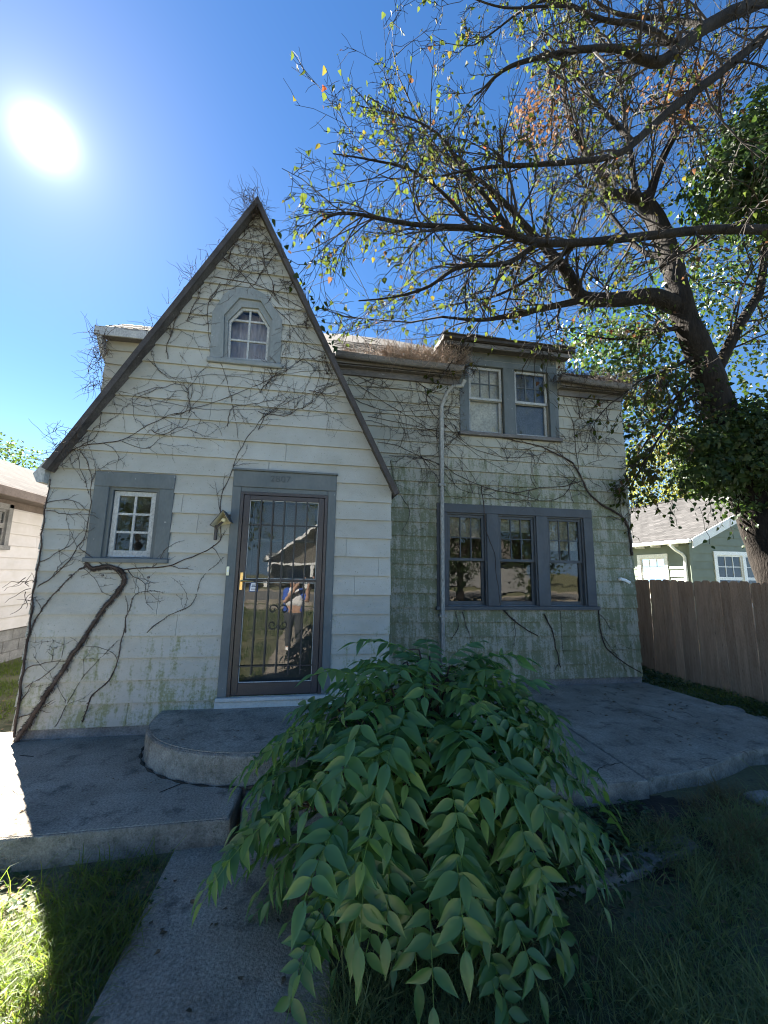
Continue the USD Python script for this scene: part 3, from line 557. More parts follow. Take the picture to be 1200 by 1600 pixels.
q = MB(); q.box((apx_ - .10, GY - .06, L0[2] - .20), (apx_ - .075, GY - .02, L0[2] - .05), .004); q.tube([(apx_ - .088, GY - .04, L0[2] - .08), (apx_ - .06, GY - .12, L0[2] - .07), (apx_ - .01, GY - .12, L0[2] - .02)], .012, 6); q.build('bracket', 'copper_dark', lamp)
q = MB(); q.tm(trimesh.creation.icosphere(2, .024)); q.v[-1] = q.v[-1] + [apx_ - .005, GY - .11, L0[2] + .0]; q.build('bulb', 'ivory', lamp, True)

# roofs
rake_o = 0.055
O = [tuple(onY(65, 730, 4.13)[[0, 2]]), tuple(onY(403, 306, 4.13)[[0, 2]]), tuple(onY(624, 770, 4.13)[[0, 2]])]
def inset(t):
    a, b, c = map(np.array, O); d1 = (b - a) / np.linalg.norm(b - a); d2 = (c - b) / np.linalg.norm(c - b)
    n1, n2 = np.array([d1[1], -d1[0]]), np.array([d2[1], -d2[0]])
    A1, C1 = a + n1 * t, c + n2 * t; k = np.linalg.solve(np.c_[d1, -d2], (C1 - A1)); return [tuple(A1), tuple(A1 + d1 * k[0]), tuple(C1)]
ry0, ry1 = GY - .135, 8.2
L = inset(.045)
MB().prism(Polygon([L[0], L[1], O[1], O[0]]), 'xz', ry0, ry1).build('gable_roof', 'old_shingle', house)
MB().prism(Polygon([L[1], L[2], O[2], O[1]]), 'xz', ry0, ry1).build('gable_roof', 'old_shingle', house)
I1, I2 = inset(.006), inset(.058)
for k, y_ in ((0, ry0 - .022), (1, ry0 - .024)): MB().prism(Polygon([I2[k], I2[k + 1], I1[k + 1], I1[k]]), 'xz', y_, ry0 - .001).build('barge_board', 'brown_barge', house)
MB().prism(Polygon([(-2.70, 2.58), (-2.60, 2.74), (-2.60, 2.50), (-2.66, 2.50)]), 'xz', GY - .09, GY + .4).build('eave_return', 'pale_trim', house)
EZ, EY, TP = 4.825, 5.34, math.tan(math.radians(36))
HX0, HX1 = -2.985, 4.93; HB = 12.7; yr = (EY + HB) / 2; rise = (yr - EY) * TP; hl = (yr - EY)
A = [(HX0, EY, EZ), (HX1, EY, EZ), (HX1, HB, EZ), (HX0, HB, EZ)]; R0, R1 = (HX0 + hl * .9, yr, EZ + rise), (HX1 - hl * .9, yr, EZ + rise)
def thick(vs, fs, t):
    vs = np.array(vs, float); n = len(vs); lo = vs - [0, 0, t]; F = [list(f) for f in fs]; return vs, lo
DN0, DN1 = 1.96, 3.89
def on_roof(x, y): return (x, y, EZ + (y - EY) * TP)
m = MB()
m.add([A[0], on_roof(DN0, EY), on_roof(DN0, WY + .05), on_roof(DN1, WY + .05), on_roof(DN1, EY), A[1], R1, R0], [[0, 1, 2], [0, 2, 7], [2, 3, 6], [2, 6, 7], [3, 4, 5], [3, 5, 6]])
m.add(A + [R0, R1], [[2, 3, 4, 5]]); m.add(A + [R0, R1], [[3, 0, 4], [1, 2, 5]])
m.build('main_roof', 'old_shingle', house)
MB().box((HX0, EY + .03, EZ - .09), (DN0, WY - .03, EZ - .004)).box((DN1, EY + .03, EZ - .09), (HX1, WY - .03, EZ - .004)).box((HX0, WY + .13, EZ - .09), (HX1, HB, EZ - .004)).build('soffit', 'grey_wood', house)
# shingle courses on the part of the main roof that shows, lapped strips broken into single shingles
def courses(parent, P, e_along, e_up, length, n, expo, rng, m, w=0.23):
    nrm = np.cross(e_along, e_up)
    for k in range(n):
        mb = MB(); x = -rng.uniform(0, w)
        while x < length:
            ww = w * rng.uniform(0.85, 1.15); a, b = max(x, 0), min(x + ww - .006, length); x += ww
            if b - a < .02: continue
            l = rng.uniform(0, .016); t = rng.uniform(.007, .014)
            base = P + e_up * (k * expo - l); pts = [base + e_along * a + nrm * t, base + e_along * b + nrm * t, base + e_along * b + e_up * (expo + .02) + nrm * .003, base + e_along * a + e_up * (expo + .02) + nrm * .003]
            lo_ = [base + e_along * a, base + e_along * b]
            mb.add(pts + lo_, [[0, 1, 2, 3], [4, 5, 1, 0]])
        mb.build('shingle_course', m, parent)
eu = np.array([0, math.cos(math.radians(36)), math.sin(math.radians(36))])
courses(house, np.array([0.15, EY - .01, EZ + .004]), np.array([1.0, 0, 0]), eu, 1.75, 18, 0.13, rg, 'old_shingle')
courses(house, np.array([-2.93, EY - .01, EZ + .004]), np.array([1.0, 0, 0]), eu, 1.6, 6, 0.13, rg, 'old_shingle')
courses(house, np.array([3.93, EY - .01, EZ + .004]), np.array([1.0, 0, 0]), eu, 1.08, 5, 0.13, rg, 'old_shingle')
# dormer: cheek walls, shed roof, fascia
for x in (1.945, 3.82): MB().prism(Polygon([(WY + .12, 4.7), (WY + .12, 5.195), (7.0, 5.37), (7.0, 4.7)]), 'yz', x, x + .08).build('dormer_cheek', 'wing_paint', house)
sl = math.tan(math.radians(7)); ds = MB(); y0, y1 = 5.19, 7.2
y0 = 5.25; ds.prism(Polygon([(y0, 5.205), (y1, 5.205 + (y1 - y0) * sl), (y1, 5.275 + (y1 - y0) * sl), (y0, 5.275)]), 'yz', 1.75, 3.93); ds.build('dormer_roof', 'brown_barge', house)
MB().box((1.80, 5.31, 5.168), (3.90, WY - .036, 5.203)).build('dormer_soffit', 'grey_wood', house); MB().box((1.78, 5.28, 5.135), (3.91, 5.306, 5.204), .004).build('fascia', 'grey_wood', house)
MB().box((1.76, 5.225, 5.212), (3.925, 5.248, 5.25), .004).build('drip_edge', 'brown_barge', house)
mb = MB()
x = 1.74
while x < 3.94:
    ww = rg.uniform(.15, .27); mb.box((x, 5.20 + rg.uniform(0, .03), 5.277), (min(x + ww - .005, 3.94), 5.42, 5.288 + rg.uniform(0, .012))); x += ww
mb.build('shingle_course', 'old_shingle', house)
# gutters and downspout
def gutter(x0, x1, z0, z1, Y, name='gutter'):
    m = MB(); t = np.linspace(math.pi, 2 * math.pi, 9); prof = [(0.055 * math.cos(a), 0.075 * math.sin(a)) for a in t] + [(0.062, 0.004), (0.052, 0.004)] + [(0.049 * math.cos(a), 0.068 * math.sin(a)) for a in t[::-1]] + [(-.055, .004)]
    pr_ = np.array(prof); n = len(pr_); xs = np.linspace(x0, x1, 7); zs = np.linspace(z0, z1, 7) - .012 * np.sin(np.linspace(0, math.pi, 7))
    V = np.vstack([np.c_[np.full(n, x), Y + pr_[:, 0], z + pr_[:, 1]] for x, z in zip(xs, zs)]); F = []
    for k in range(6):
        i = np.arange(n); F.append(np.stack([k * n + i, k * n + (i + 1) % n, (k + 1) * n + (i + 1) % n, (k + 1) * n + i], 1))
    m.add(V, np.vstack(F))
    for k in (0, 6): m.tm(trimesh.Trimesh(*[*trimesh.creation.triangulate_polygon(Polygon(prof[:9]), engine='earcut')][:0] or (V[k * n:k * n + 9], [[0, j, j + 1] for j in range(1, 8)]), process=False))
    return m.build(name, 'grey_wood', house, 40)
gutter(0.15, 2.06, 4.80, 4.775, 5.275); gutter(3.66, 4.90, 4.80, 4.765, 5.275); 
MB().box((0.1, 5.340, 4.69), (2.07, 5.362, 4.82)).build('fascia', 'grey_wood', house); MB().box((3.72, 5.340, 4.69), (4.925, 5.362, 4.82)).build('fascia', 'grey_wood', house); MB().box((-2.985, 5.315, 4.72), (-1.4, 5.338, 4.84)).build('fascia', 'pale_trim', house)
MB().box((0.1, 5.364, 4.682), (2.07, WY - .024, 4.672)).build('soffit_board', 'grey_wood', house); MB().box((3.74, 5.364, 4.682), (4.92, WY - .024, 4.672)).build('soffit_board', 'grey_wood', house)
MB().box((0.1, WY - .05, 4.575), (2.07, WY - .001, 4.680)).build('frieze', 'grey_wood', house); MB().box((3.74, WY - .05, 4.575), (4.915, WY - .001, 4.680)).build('frieze', 'grey_wood', house)
MB().prism(Polygon([(5.338, 4.68), (5.338, 4.72), (WY + .3, 4.715), (WY + .3, 4.40), (5.46, 4.52)]), 'yz', -2.955, -2.90).build('eave_return', 'pale_trim', house)
ds = MB(); dxx = 1.765; dy = WY - .075
dpts = [onY(726, 594, 5.28), onY(722, 603, 5.30), onY(708, 604, 5.34), onY(698, 613, 5.40), onY(691, 632, 5.425), (dxx, dy, 4.18), (dxx, dy, 4.10)]; ds.tube(dpts, .031, 8)
dsp = ds.build('downspout', 'downspout_paint', house, 40)
def pipe(z0, z1): return MB().box((dxx - .031, dy - .024, z0), (dxx + .031, dy + .024, z1), .012)
pipe(2.98, 4.16).build('pipe', 'downspout_paint', dsp); 
m = pipe(0.2, 2.985); m.v[-1][:, :2] = (m.v[-1][:, :2] - [dxx, dy]) * 0.94 + [dxx, dy]; m.build('pipe', 'downspout_paint', dsp)
for z in (2.98, 1.12): MB().box((dxx - .05, dy - .034, z - .02), (dxx + .05, dy + .05, z + .02), .004).build('strap', 'downspout_paint', dsp)
# stub of pipe low on the right of the wing wall
e = onY(968, 905, WY - .03); MB().tube([e + [0, .03, 0], e + [0, -.03, .004], e + [.05, -.06, -.014], e + [.11, -.075, -.05]], [.024, .024, .022, .022], 8).build('vent_stub', 'white_paint', house, 40)
# lugs on the left board where shutters or a box once hung
for px_, py_ in ((110, 899), (160, 899), (232, 902)):
    e = onY(px_, py_, GY - .02); m = MB().tube([e + [0, .01, 0], e + [0, -.012, 0]], .011, 8); m.build('bolt_cap', 'grey_wood', house)
# ---------------------------------------------------------------- fence, neighbours, far trees, the street behind
rf = np.random.default_rng(21)
fence = thing('wooden_fence', 'tall brown board fence with dog-eared pickets running back beside the house', 'fence')
y = 2.6
while y < 9.2:
    wd = rf.uniform(.135, .142); h = 1.655 + rf.uniform(-.018, .012); xo = rf.uniform(-.006, .006); ln = rf.uniform(-.008, .008)
    pg = Polygon([(y, 0.02), (y + wd, 0.02), (y + wd + ln, h - .03), (y + wd - .03 + ln, h), (y + .03 + ln, h), (y + ln, h - .03)])
    MB().prism(pg, 'yz', 6.10 + xo, 6.118 + xo).build('picket', 'fence_wood', fence); y += wd + rf.uniform(.002, .010)
for z in (.35, .95, 1.45): MB().box((6.135, 2.6, z - .04), (6.175, 9.2, z + .04)).build('rail', 'fence_wood', fence)
for yy in (3.4, 5.8, 8.2): MB().box((6.178, yy, -0.1), (6.268, yy + .09, 1.6)).build('post', 'fence_wood', fence)

nb = thing('neighbouring_bungalow', 'sage green bungalow with grey shingle roof and white trim behind the board fence', 'house')
NX, NY, NR = 10.67, 9.85, 14.6; sl_ = 0.484; ez = 2.79
def nroof(x): return ez + (x - 10.3) * sl_
gpoly = Polygon([(NX, 0.3), (18.5, 0.3), (18.5, nroof(NX) - .14), (NR, nroof(NR) - .14), (NX, nroof(NX) - .14)])
nwo = (11.45, 13.55, 0.9, 2.48)
siding(nb, gpoly, [sbox(nwo[0] + .02, nwo[2], nwo[1] - .02, nwo[3] - .02)], NY, 0.3, 0.235, 'sage_paint', rf, 4, 7, name='siding_board')
sw_o = (NY + .72, NY + 1.88, 1.05, 2.42)
side = Polygon([(NY + .005, 0.3), (19, 0.3), (19, 2.83), (NY + .005, 2.83)])
siding(nb, side, [sbox(sw_o[0] + .02, sw_o[2], sw_o[1] - .02, sw_o[3] - .02)], 0, 0.3, 0.235, 'sage_paint', rf, 4, 7, xf=lambda V: np.c_[NX + V[:, 1], V[:, 0], V[:, 2]])
MB().box((NX - .035, NY - .035, .3), (NX + .06, NY - .0245, 2.66)).box((NX - .035, NY - .024, .3), (NX - .0245, NY + .07, 2.66)).build('corner_board', 'sage_paint', nb)
m = MB(); m.prism(Polygon([(NX + .01, 0), (18.4, 0), (18.4, 2.8), (NR, 4.6), (NX + .01, 2.8)]).difference(sbox(nwo[0] + .1, nwo[2] + .1, nwo[1] - .1, nwo[3] - .1)), 'xz', NY + .01, NY + .15)
m.prism(sbox(NY + .16, 0, 18.9, 2.8).difference(sbox(sw_o[0] + .1, sw_o[2] + .1, sw_o[1] - .1, sw_o[3] - .1)), 'yz', NX + .01, NX + .15); m.box((NX + .16, 12.5, .3), (18.4, 12.6, 2.8)); m.box((NX + 2.2, NY + .16, .3), (NX + 2.3, 12.49, 2.8)); m.build('wall', 'room_dark', nb)
m = MB(); y0, y1 = NY - .45, 19.3; t = .07
m.prism(Polygon([(10.3, ez - t), (NR, nroof(NR) - t), (18.9, ez - t), (18.9, ez), (NR, nroof(NR)), (10.3, ez)]), 'xz', y0, y1); nroofp = m.build('roof', 'grey_shingle', nb)
MB().box((NR - .12, y0, nroof(NR) - .03), (NR + .12, y1, nroof(NR) + .015)).build('ridge_cap', 'grey_shingle', nroofp)
MB().prism(Polygon([(10.3, ez - .27), (NR, nroof(NR) - .27), (NR, nroof(NR) - .01), (10.3, ez - .01)]), 'xz', y0 - .035, y0 - .001).build('barge_board', 'white_paint', nb)
MB().prism(Polygon([(NR, nroof(NR) - .27), (18.9, ez - .27), (18.9, ez - .01), (NR, nroof(NR) - .01)]), 'xz', y0 - .035, y0 - .001).build('barge_board', 'white_paint', nb)
MB().prism(Polygon([(10.32, ez - .10), (NR, nroof(NR) - .10), (NR, nroof(NR) - .075), (10.32, ez - .075)]), 'xz', y0, NY - .03).build('soffit', 'sage_paint', nb)
MB().box((10.21, y0, ez - .13), (10.30, y1, ez - .02), .02).build('gutter', 'white_paint', nb)
for yy in np.arange(NY + .3, 18, .62): MB().box((10.31, yy, ez - .17), (NX - .03, yy + .05, ez - .075)).build('rafter_tail', 'white_paint', nb)
MB().tube([(10.26, NY + .18, ez - .10), (10.27, NY + .18, ez - .18), (10.38, NY + .16, ez - .30), (10.53, NY + .12, ez - .40), (10.60, NY + .10, ez - .50), (10.60, NY + .10, .4)], .042, 8).build('downspout', 'white_paint', nb, 40)
def simple_window(parent, mapf, o, n, m='white_paint', cs=.11, cols=3, rows=3):
    """casing, panes and bars in the plane of a neighbour's wall; mapf turns (along, out, z) into the world"""
    def B(mb): V, F = mb.arr(); return mapf(V), F
    a0, a1, z0, z1 = o; mb = MB(); mb.box((a0, -.045, z0), (a0 + cs, .03, z1)).box((a1 - cs, -.045, z0), (a1, .03, z1)).box((a0 + cs, -.047, z1 - cs), (a1 - cs, .03, z1)).box((a0 - .02, -.07, z0 - .03), (a1 + .02, .03, z0 + .045))
    wd_ = (a1 - a0 - 2 * cs - (n - 1) * cs) / n
    for i in range(1, n): x = a0 + cs + i * wd_ + (i - 1) * cs; mb.box((x, -.044, z0 + .045), (x + cs, .03, z1 - cs))
    w_ = obj('window', B(mb), m, parent); k = 0
    for i in range(n):
        x = a0 + cs + i * (wd_ + cs); zs = [z0 + .045, (z0 + z1) / 2, z1 - cs]; mb = MB(); t = .045
        for za, zb in ((zs[0], zs[1]), (zs[1], zs[2])): mb.box((x, -.01, za), (x + t, .025, zb)).box((x + wd_ - t, -.01, za), (x + wd_, .025, zb)).box((x + t, -.011, za), (x + wd_ - t, .025, za + t)).box((x + t, -.011, zb - t), (x + wd_ - t, .025, zb))
        obj('sash', B(mb), m, w_)
        for za, zb, c_, r_ in ((zs[0] + t, zs[1] - t, 1, 1), (zs[1] + t, zs[2] - t, cols, rows)):
            for c in range(1, c_): xx = x + t + (wd_ - 2 * t) * c / c_; obj('muntin', B(MB().box((xx - .011, -.004, za), (xx + .011, .012, zb))), m, w_)
            for r in range(1, r_): zz = za + (zb - za) * r / r_; obj('muntin', B(MB().box((x + t, -.003, zz - .011), (x + wd_ - t, .011, zz + .011))), m, w_)
            obj('pane', B(MB().quad((x + t, .006, za), (x + wd_ - t, .006, za), (x + wd_ - t, .008, zb), (x + t, .008, zb))), 'old_glass', w_)
    return w_
simple_window(nb, lambda V: np.c_[V[:, 0], NY + V[:, 1], V[:, 2]], nwo, 2, cols=3, rows=2)
simple_window(nb, lambda V: np.c_[NX + V[:, 1], V[:, 0], V[:, 2]], sw_o, 1, cols=3, rows=2)

nl = thing('neighbouring_house', 'white sided house with brown eaves and a block foundation at the left edge', 'house')
LX = -5.5; fl = lambda V: np.c_[LX - V[:, 1], V[:, 0], V[:, 2]]
lw = (6.72, 8.12, 2.02, 2.80)
siding(nl, Polygon([(4.6, .57), (16, .57), (16, 2.86), (4.6, 2.86)]), [sbox(lw[0] + .02, lw[2], lw[1] - .02, lw[3] - .02)], 0, .57, .215, 'pink_white_paint', rf, 3.0, 3.8, xf=fl)
m = MB(); m.prism(sbox(4.65, .5, 15.9, 2.95).difference(sbox(lw[0] + .1, lw[2] + .1, lw[1] - .1, lw[3] - .1)), 'yz', LX - .15, LX - .01); m.box((LX - 6, 4.65, .5), (LX - .16, 4.8, 2.95)).box((LX - 3.2, 4.9, .5), (LX - 3.1, 15.8, 2.9)); m.build('wall', 'room_dark', nl)
z = -.05
r_ = 0
while z < .56:
    y = 4.65 - (r_ % 2) * .2; r_ += 1
    while y < 15.9: MB().box((LX - .14, max(y, 4.65) + .004, z), (LX - .006 + rf.uniform(-.004, .004), y + .396, min(z + .196, .562)), .006).build('block', 'grey_block', nl); y += .4
    z += .2
simple_window(nl, fl, lw, 1, 'grey_block', .10, 1, 1)
m = MB(); m.prism(Polygon([(LX + .5, 2.93), (LX - 2.3, 2.93 + 2.8 * .47), (LX - 5.1, 2.93), (LX - 5.1, 3.0), (LX - 2.3, 3.0 + 2.8 * .47), (LX + .5, 3.0)]), 'xz', 4.2, 16.4); m.build('roof', 'brown_shingle', nl)
MB().box((LX + .47, 4.2, 2.83), (LX + .56, 16.4, 2.985), .01).build('gutter', 'brown_eave', nl); MB().box((LX + .03, 4.2, 2.865), (LX + .465, 16.4, 2.89)).build('soffit', 'brown_eave', nl); MB().box((LX + .026, 4.62, 2.74), (LX + .045, 16, 2.864)).build('frieze', 'brown_eave', nl)

# ---------------------------------------------------------------- leaves and trees
def tpl_leaf(wid=0.7, fold=0.12, droop=0.15, heart=False):
    """leaf from the stalk at the origin towards +x, z is its upper side"""
    if heart: xs, ws = [0, .10, .32, .62, 1.0], [0, .36, .46, .28, 0]
    else: xs, ws = [0, .18, .42, .72, 1.0], [0, .34, .48, .30, 0]
    V = [[xs[0], 0, 0]]; 
    for x, w_ in zip(xs[1:4], ws[1:4]): V += [[x, -w_ * wid, fold * w_ - droop * x * x], [x, 0, -droop * x * x], [x, w_ * wid, fold * w_ - droop * x * x]]
    V += [[1.0, 0, -droop]]
    F = [[0, 1, 2], [0, 2, 3], [1, 4, 5], [1, 5, 2], [2, 5, 6], [2, 6, 3], [4, 7, 8], [4, 8, 5], [5, 8, 9], [5, 9, 6], [7, 10, 8], [8, 10, 9]]
    return np.array(V), np.array(F)
LEAF6 = (np.array([[0, 0, 0], [.35, -.34, .06], [.35, .34, .06], [.4, 0, -.03], [1, 0, -.16]]), np.array([[0, 1, 3], [0, 3, 2], [1, 4, 3], [3, 4, 2]]))
def spread(P, ax, up, size, tpl):
    """the template placed at points P along axes ax with upper side up, scaled by size"""
    V, F = tpl; ax = ax / np.maximum(np.linalg.norm(ax, axis=1, keepdims=True), 1e-9); s = np.cross(up, ax); s /= np.maximum(np.linalg.norm(s, axis=1, keepdims=True), 1e-9); n = np.cross(ax, s)
    size = np.broadcast_to(size, len(P))
    out = P[:, None] + size[:, None, None] * (V[None, :, 0:1] * ax[:, None] + V[None, :, 1:2] * s[:, None] + V[None, :, 2:3] * n[:, None])
    f = F[None] + (np.arange(len(P)) * len(V))[:, None, None]
    return out.reshape(-1, 3), f.reshape(-1, 3)
def unit(rng, n): v = rng.normal(size=(n, 3)); return v / np.linalg.norm(v, axis=1, keepdims=True)
def clump_leaves(rng, centers, rad, per, size, flat=.6, tpl=LEAF6):
    """leaf sprays round the given centres"""
    n = len(centers) * per; C = np.repeat(centers, per, 0); d = unit(rng, n); P = C + d * (rng.uniform(0.15, 1, (n, 1)) ** .5) * rad * [1, 1, .7]
    ax = d + 0.7 * unit(rng, n) + [0, 0, -.35]; up = unit(rng, n) * flat + [0, 0, 1]
    return spread(P, ax, up, size * rng.uniform(.65, 1.25, n), tpl)
def crown_tree(name, label, base, h, rad, leaf, seed, nclump=150, per=42, size=.14, group=None, trunk_r=.2, low=.3, cat='tree'):
    rng = np.random.default_rng(seed); t = thing(name, label, cat, (0, 0, 0), group); base = np.array(base, float)
    p = np.array([base + [0, 0, -.1], base + [.1, 0, h * .3], base + [-.05, .1, h * .62], base + [0.1, 0, h * .86]])
    MB().tube(p, [trunk_r * 1.2, trunk_r, trunk_r * .6, trunk_r * .2], 9).build('trunk', 'bark', t, True)
    cc = base + [0, 0, h * (low + 1) / 2]; rz = h * (1 - low) / 2; d = unit(rng, nclump); r_ = rng.uniform(.25, 1, (nclump, 1)) ** .45
    lump = 0.72 + .5 * meshkit.noise(d * 2.2 + seed, seed)[:, None]
    C = cc + d * r_ * lump * [rad, rad, rz]
    m = MB()
    for c in C[::4]:
        s = base + [0, 0, h * rng.uniform(.25, .7)]; q = (s + c) / 2 + rng.normal(size=3) * .2 + [0, 0, -.1 * h * .2]; m.tube([s, q, c], [trunk_r * .3, trunk_r * .16, .012], 5, False)
    m.build('branch', 'bark', t, True)
    MB().add(*clump_leaves(rng, C, rad * .30, per, size)).build('crown', leaf, t)
    return t
p = onY(8, 735, 21); crown_tree('leafy_tree', 'dark leafy tree rising behind the roof of the white house at left', (p[0] - 1.2, 21, 0), 8.1, 2.6, 'far_leaf', 3, 160, 40, .17)
p = onY(1050, 735, 21); crown_tree('leafy_tree', 'yellow-green leafy tree rising behind the green bungalow', (p[0] + 1.2, 21.5, 0), 11.6, 4.6, 'far_leaf_yellow', 4, 220, 55, .2)
p = onY(1130, 735, 27); crown_tree('leafy_tree', 'tall yellow-green tree half hidden by the ivy trunk', (p[0] + 4, 27, 0), 14, 5, 'far_leaf_yellow', 5, 200, 45, .25)
# across the street, seen only as reflections in the panes
oh = thing('house_across_the_street', 'tan gabled house across the street, mirrored in the front windows', 'house')
OY = -27.0
MB().prism(Polygon([(-4, 0), (6, 0), (6, 3.1), (1, 6.6), (-4, 3.1)]), 'xz', OY - 9, OY).build('wall', 'tan_wall', oh)
MB().prism(Polygon([(-4.6, 2.6), (1, 6.55), (6.6, 2.6), (6.6, 2.8), (1, 6.8), (-4.6, 2.8)]), 'xz', OY - 9.4, OY + .8).build('roof', 'far_shingle', oh)
MB().prism(Polygon([(-4.6, 2.55), (1, 6.5), (6.6, 2.55), (6.6, 2.8), (1, 6.8), (-4.6, 2.8)]), 'xz', OY + .81, OY + .86).build('barge_board', 'white_paint', oh)
MB().box((-4, OY + .01, 2.3), (6, OY + 2.6, 2.5)).build('porch_roof', 'white_paint', oh)
for x in (-3.8, -.6, 2.6, 5.8): MB().box((x - .12, OY + 2.3, 0), (x + .12, OY + 2.55, 2.29)).build('porch_post', 'white_paint', oh)
for x, z in ((-2, 1.4), (3.5, 1.4), (1, 4.3)):
    wv = MB().box((x - .8, OY + .001, z - .7), (x + .8, OY + .05, z + .7)).build('window', 'white_paint', oh); MB().box((x - .68, OY + .051, z - .58), (x + .68, OY + .06, z + .58)).build('pane', 'badge_blue', wv)
oh2 = thing('house_across_the_street', 'white hipped house across the street, mirrored in the front windows', 'house')
MB().box((12, OY - 8, 0), (22, OY, 3.2)).build('wall', 'grey_block', oh2); MB().add([(11.4, OY - 8.6, 3.2), (22.6, OY - 8.6, 3.2), (22.6, OY + .6, 3.2), (11.4, OY + .6, 3.2), (15, OY - 4, 5.8), (19, OY - 4, 5.8)], [[0, 1, 5, 4], [2, 3, 4, 5]]).add([(11.4, OY - 8.6, 3.2), (11.4, OY + .6, 3.2), (15, OY - 4, 5.8), (22.6, OY - 8.6, 3.2), (22.6, OY + .6, 3.2), (19, OY - 4, 5.8)], [[0, 1, 2], [3, 4, 5]]).build('roof', 'far_shingle', oh2)
for x_, y_, h_, r_, l_ in ((8.4, -10.8, 7.0, 2.2, 'dark street tree on the near verge, mirrored in the row of three windows'), (13.2, -11.2, 7.5, 2.4, 'larger dark street tree on the near verge far to the right, seen in the panes')): crown_tree('street_tree', l_, (x_, y_, 0), h_, r_, 'ivy_leaf', int(x_ * 7), 130, 40, .16, low=.1)
for i, (x, y, h, rd) in enumerate([(-9, -25, 10, 4.2), (9, -26, 9, 3.6), (3.5, -36, 14, 5.5), (-18, -34, 13, 6), (26, -33, 13, 6)]):
    crown_tree('street_tree', ('round green tree across the street left of the tan house', 'green tree across the street between the two houses', 'tall tree behind the tan house across the street', 'big tree across the street far to the left', 'big tree across the street far to the right')[i], (x, y, 0), h, rd, 'far_leaf', 30 + i, 110, 34, .3)
# ---------------------------------------------------------------- the big tree with bare limbs and the ivy
def spline(P, n):
    P = np.asarray(P, float); k = len(P); t = np.linspace(0, k - 1, n); i = np.clip(t.astype(int), 0, k - 2); u = (t - i)[:, None]
    Q = np.vstack([2 * P[0] - P[1], P, 2 * P[-1] - P[-2]]); a, b, c, d = Q[i], Q[i + 1], Q[i + 2], Q[i + 3]
    return .5 * (2 * b + (c - a) * u + (2 * a - 5 * b + 4 * c - d) * u * u + (3 * b - a - 3 * c + d) * u ** 3)
class Tree:
    def __init__(self, name, label, seed):
        self.t = thing(name, label, 'tree'); self.rng = np.random.default_rng(seed); self.tw = MB(); self.tips = []; self.nodes = []
    def limb(self, px, r0, r1, name='limb', mat='bark', dens=1.0, sides=9, L=(.7, 2.0), bare=False, world=False, skip=0.0, bias=(0, 0, 0)):
        r0, r1 = (r0, r1) if bare else (r0 * .78, r1 * .78); P = np.array(px if world else [onY(*q) for q in px]); n = max(8, 5 * len(P)); C = spline(P, n)
        rr = np.linspace(r0, r1, n) * (1 + .10 * (meshkit.noise(C * 5, 4) - .5)); C[1:-1] += (meshkit.noise(C[1:-1] * 3, 8)[:, None] - .5) * r0 * .5
        MB().tube(C, rr, sides).build(name, mat, self.t, True)
        if bare: return C
        s = np.r_[0, np.cumsum(np.linalg.norm(np.diff(C, axis=0), axis=1))]; k = int(s[-1] * 4.6 * dens)
        for u in self.rng.uniform(skip, 1, k):
            i = min(int(u * (n - 1)), n - 2); tg = C[i + 1] - C[i]; tg /= np.linalg.norm(tg); d = unit(self.rng, 1)[0]; d = d - tg * (d @ tg); d = d / np.linalg.norm(d) + tg * self.rng.uniform(.6, 1.7) + np.array([0, 0, .02]) + np.array(bias)
            self.twig(C[i], d / np.linalg.norm(d), self.rng.uniform(*L) * (1 - .35 * u), min(rr[i] * .5, .02), 0)
        e = C[-1] - C[-2]; self.twig(C[-1], e / np.linalg.norm(e), self.rng.uniform(*L), min(r1, .02), 0)
        return C
    def twig(self, p, d, L, r, lev):
        g = self.rng; n = 5 if lev == 0 else 4; L = L * .92; pts = [p]; dd = d
        for i in range(n - 1):
            dd = dd + g.normal(size=3) * (.20 if lev < 2 else .3) + np.array([0, 0, -.02 if lev == 0 else -.07]); dd = dd / np.linalg.norm(dd); pts.append(pts[-1] + dd * L / (n - 1))
        if pts[-1][0] < -.62 and pts[-1][2] > 3: return
        self.tw.tube(pts, np.linspace(max(r, .0034), max(r * .35, .0022), n), 4 if lev == 0 else 3, False)
        pts = np.array(pts)
        if lev < 2:
            k = int(g.integers(5, 9) if lev == 0 else g.integers(3, 5))
            for u in g.uniform(.2, 1, k):
                j = min(int(u * (n - 1)), n - 2); q = pts[j] + (pts[j + 1] - pts[j]) * (u * (n - 1) - j); tg = pts[j + 1] - pts[j]; tg /= np.linalg.norm(tg); s = unit(g, 1)[0]
                self.twig(q, (lambda w: w / np.linalg.norm(w))(tg * 1.0 + s * .85), L * g.uniform(.35, .6), r * .45, lev + 1)
        if lev >= 1:
            for j in range(1, n): self.nodes.append(np.r_[pts[j], pts[j] - pts[j - 1]])
def leaf_parts(t, P, ax, up, size, tpl, mats, rng, nearest=110, name='leaf', stuff='foliage'):
    """the leaves that show largest are parts of their own, the others one part"""
    dist = np.linalg.norm(P - [0, 0, EYE], axis=1) / size; o = np.argsort(dist); which = rng.choice(len(mats), len(P), p=[m[1] for m in mats])
    for i in o[:nearest]: obj(name, spread(P[i:i + 1], ax[i:i + 1], up[i:i + 1], size[i:i + 1], tpl), mats[which[i]][0], t)
    for k, (mname, _) in enumerate(mats):
        r = o[nearest:]; r = r[which[r] == k]
        if len(r): obj(stuff, spread(P[r], ax[r], up[r], size[r], tpl), mname, t, kind='stuff')

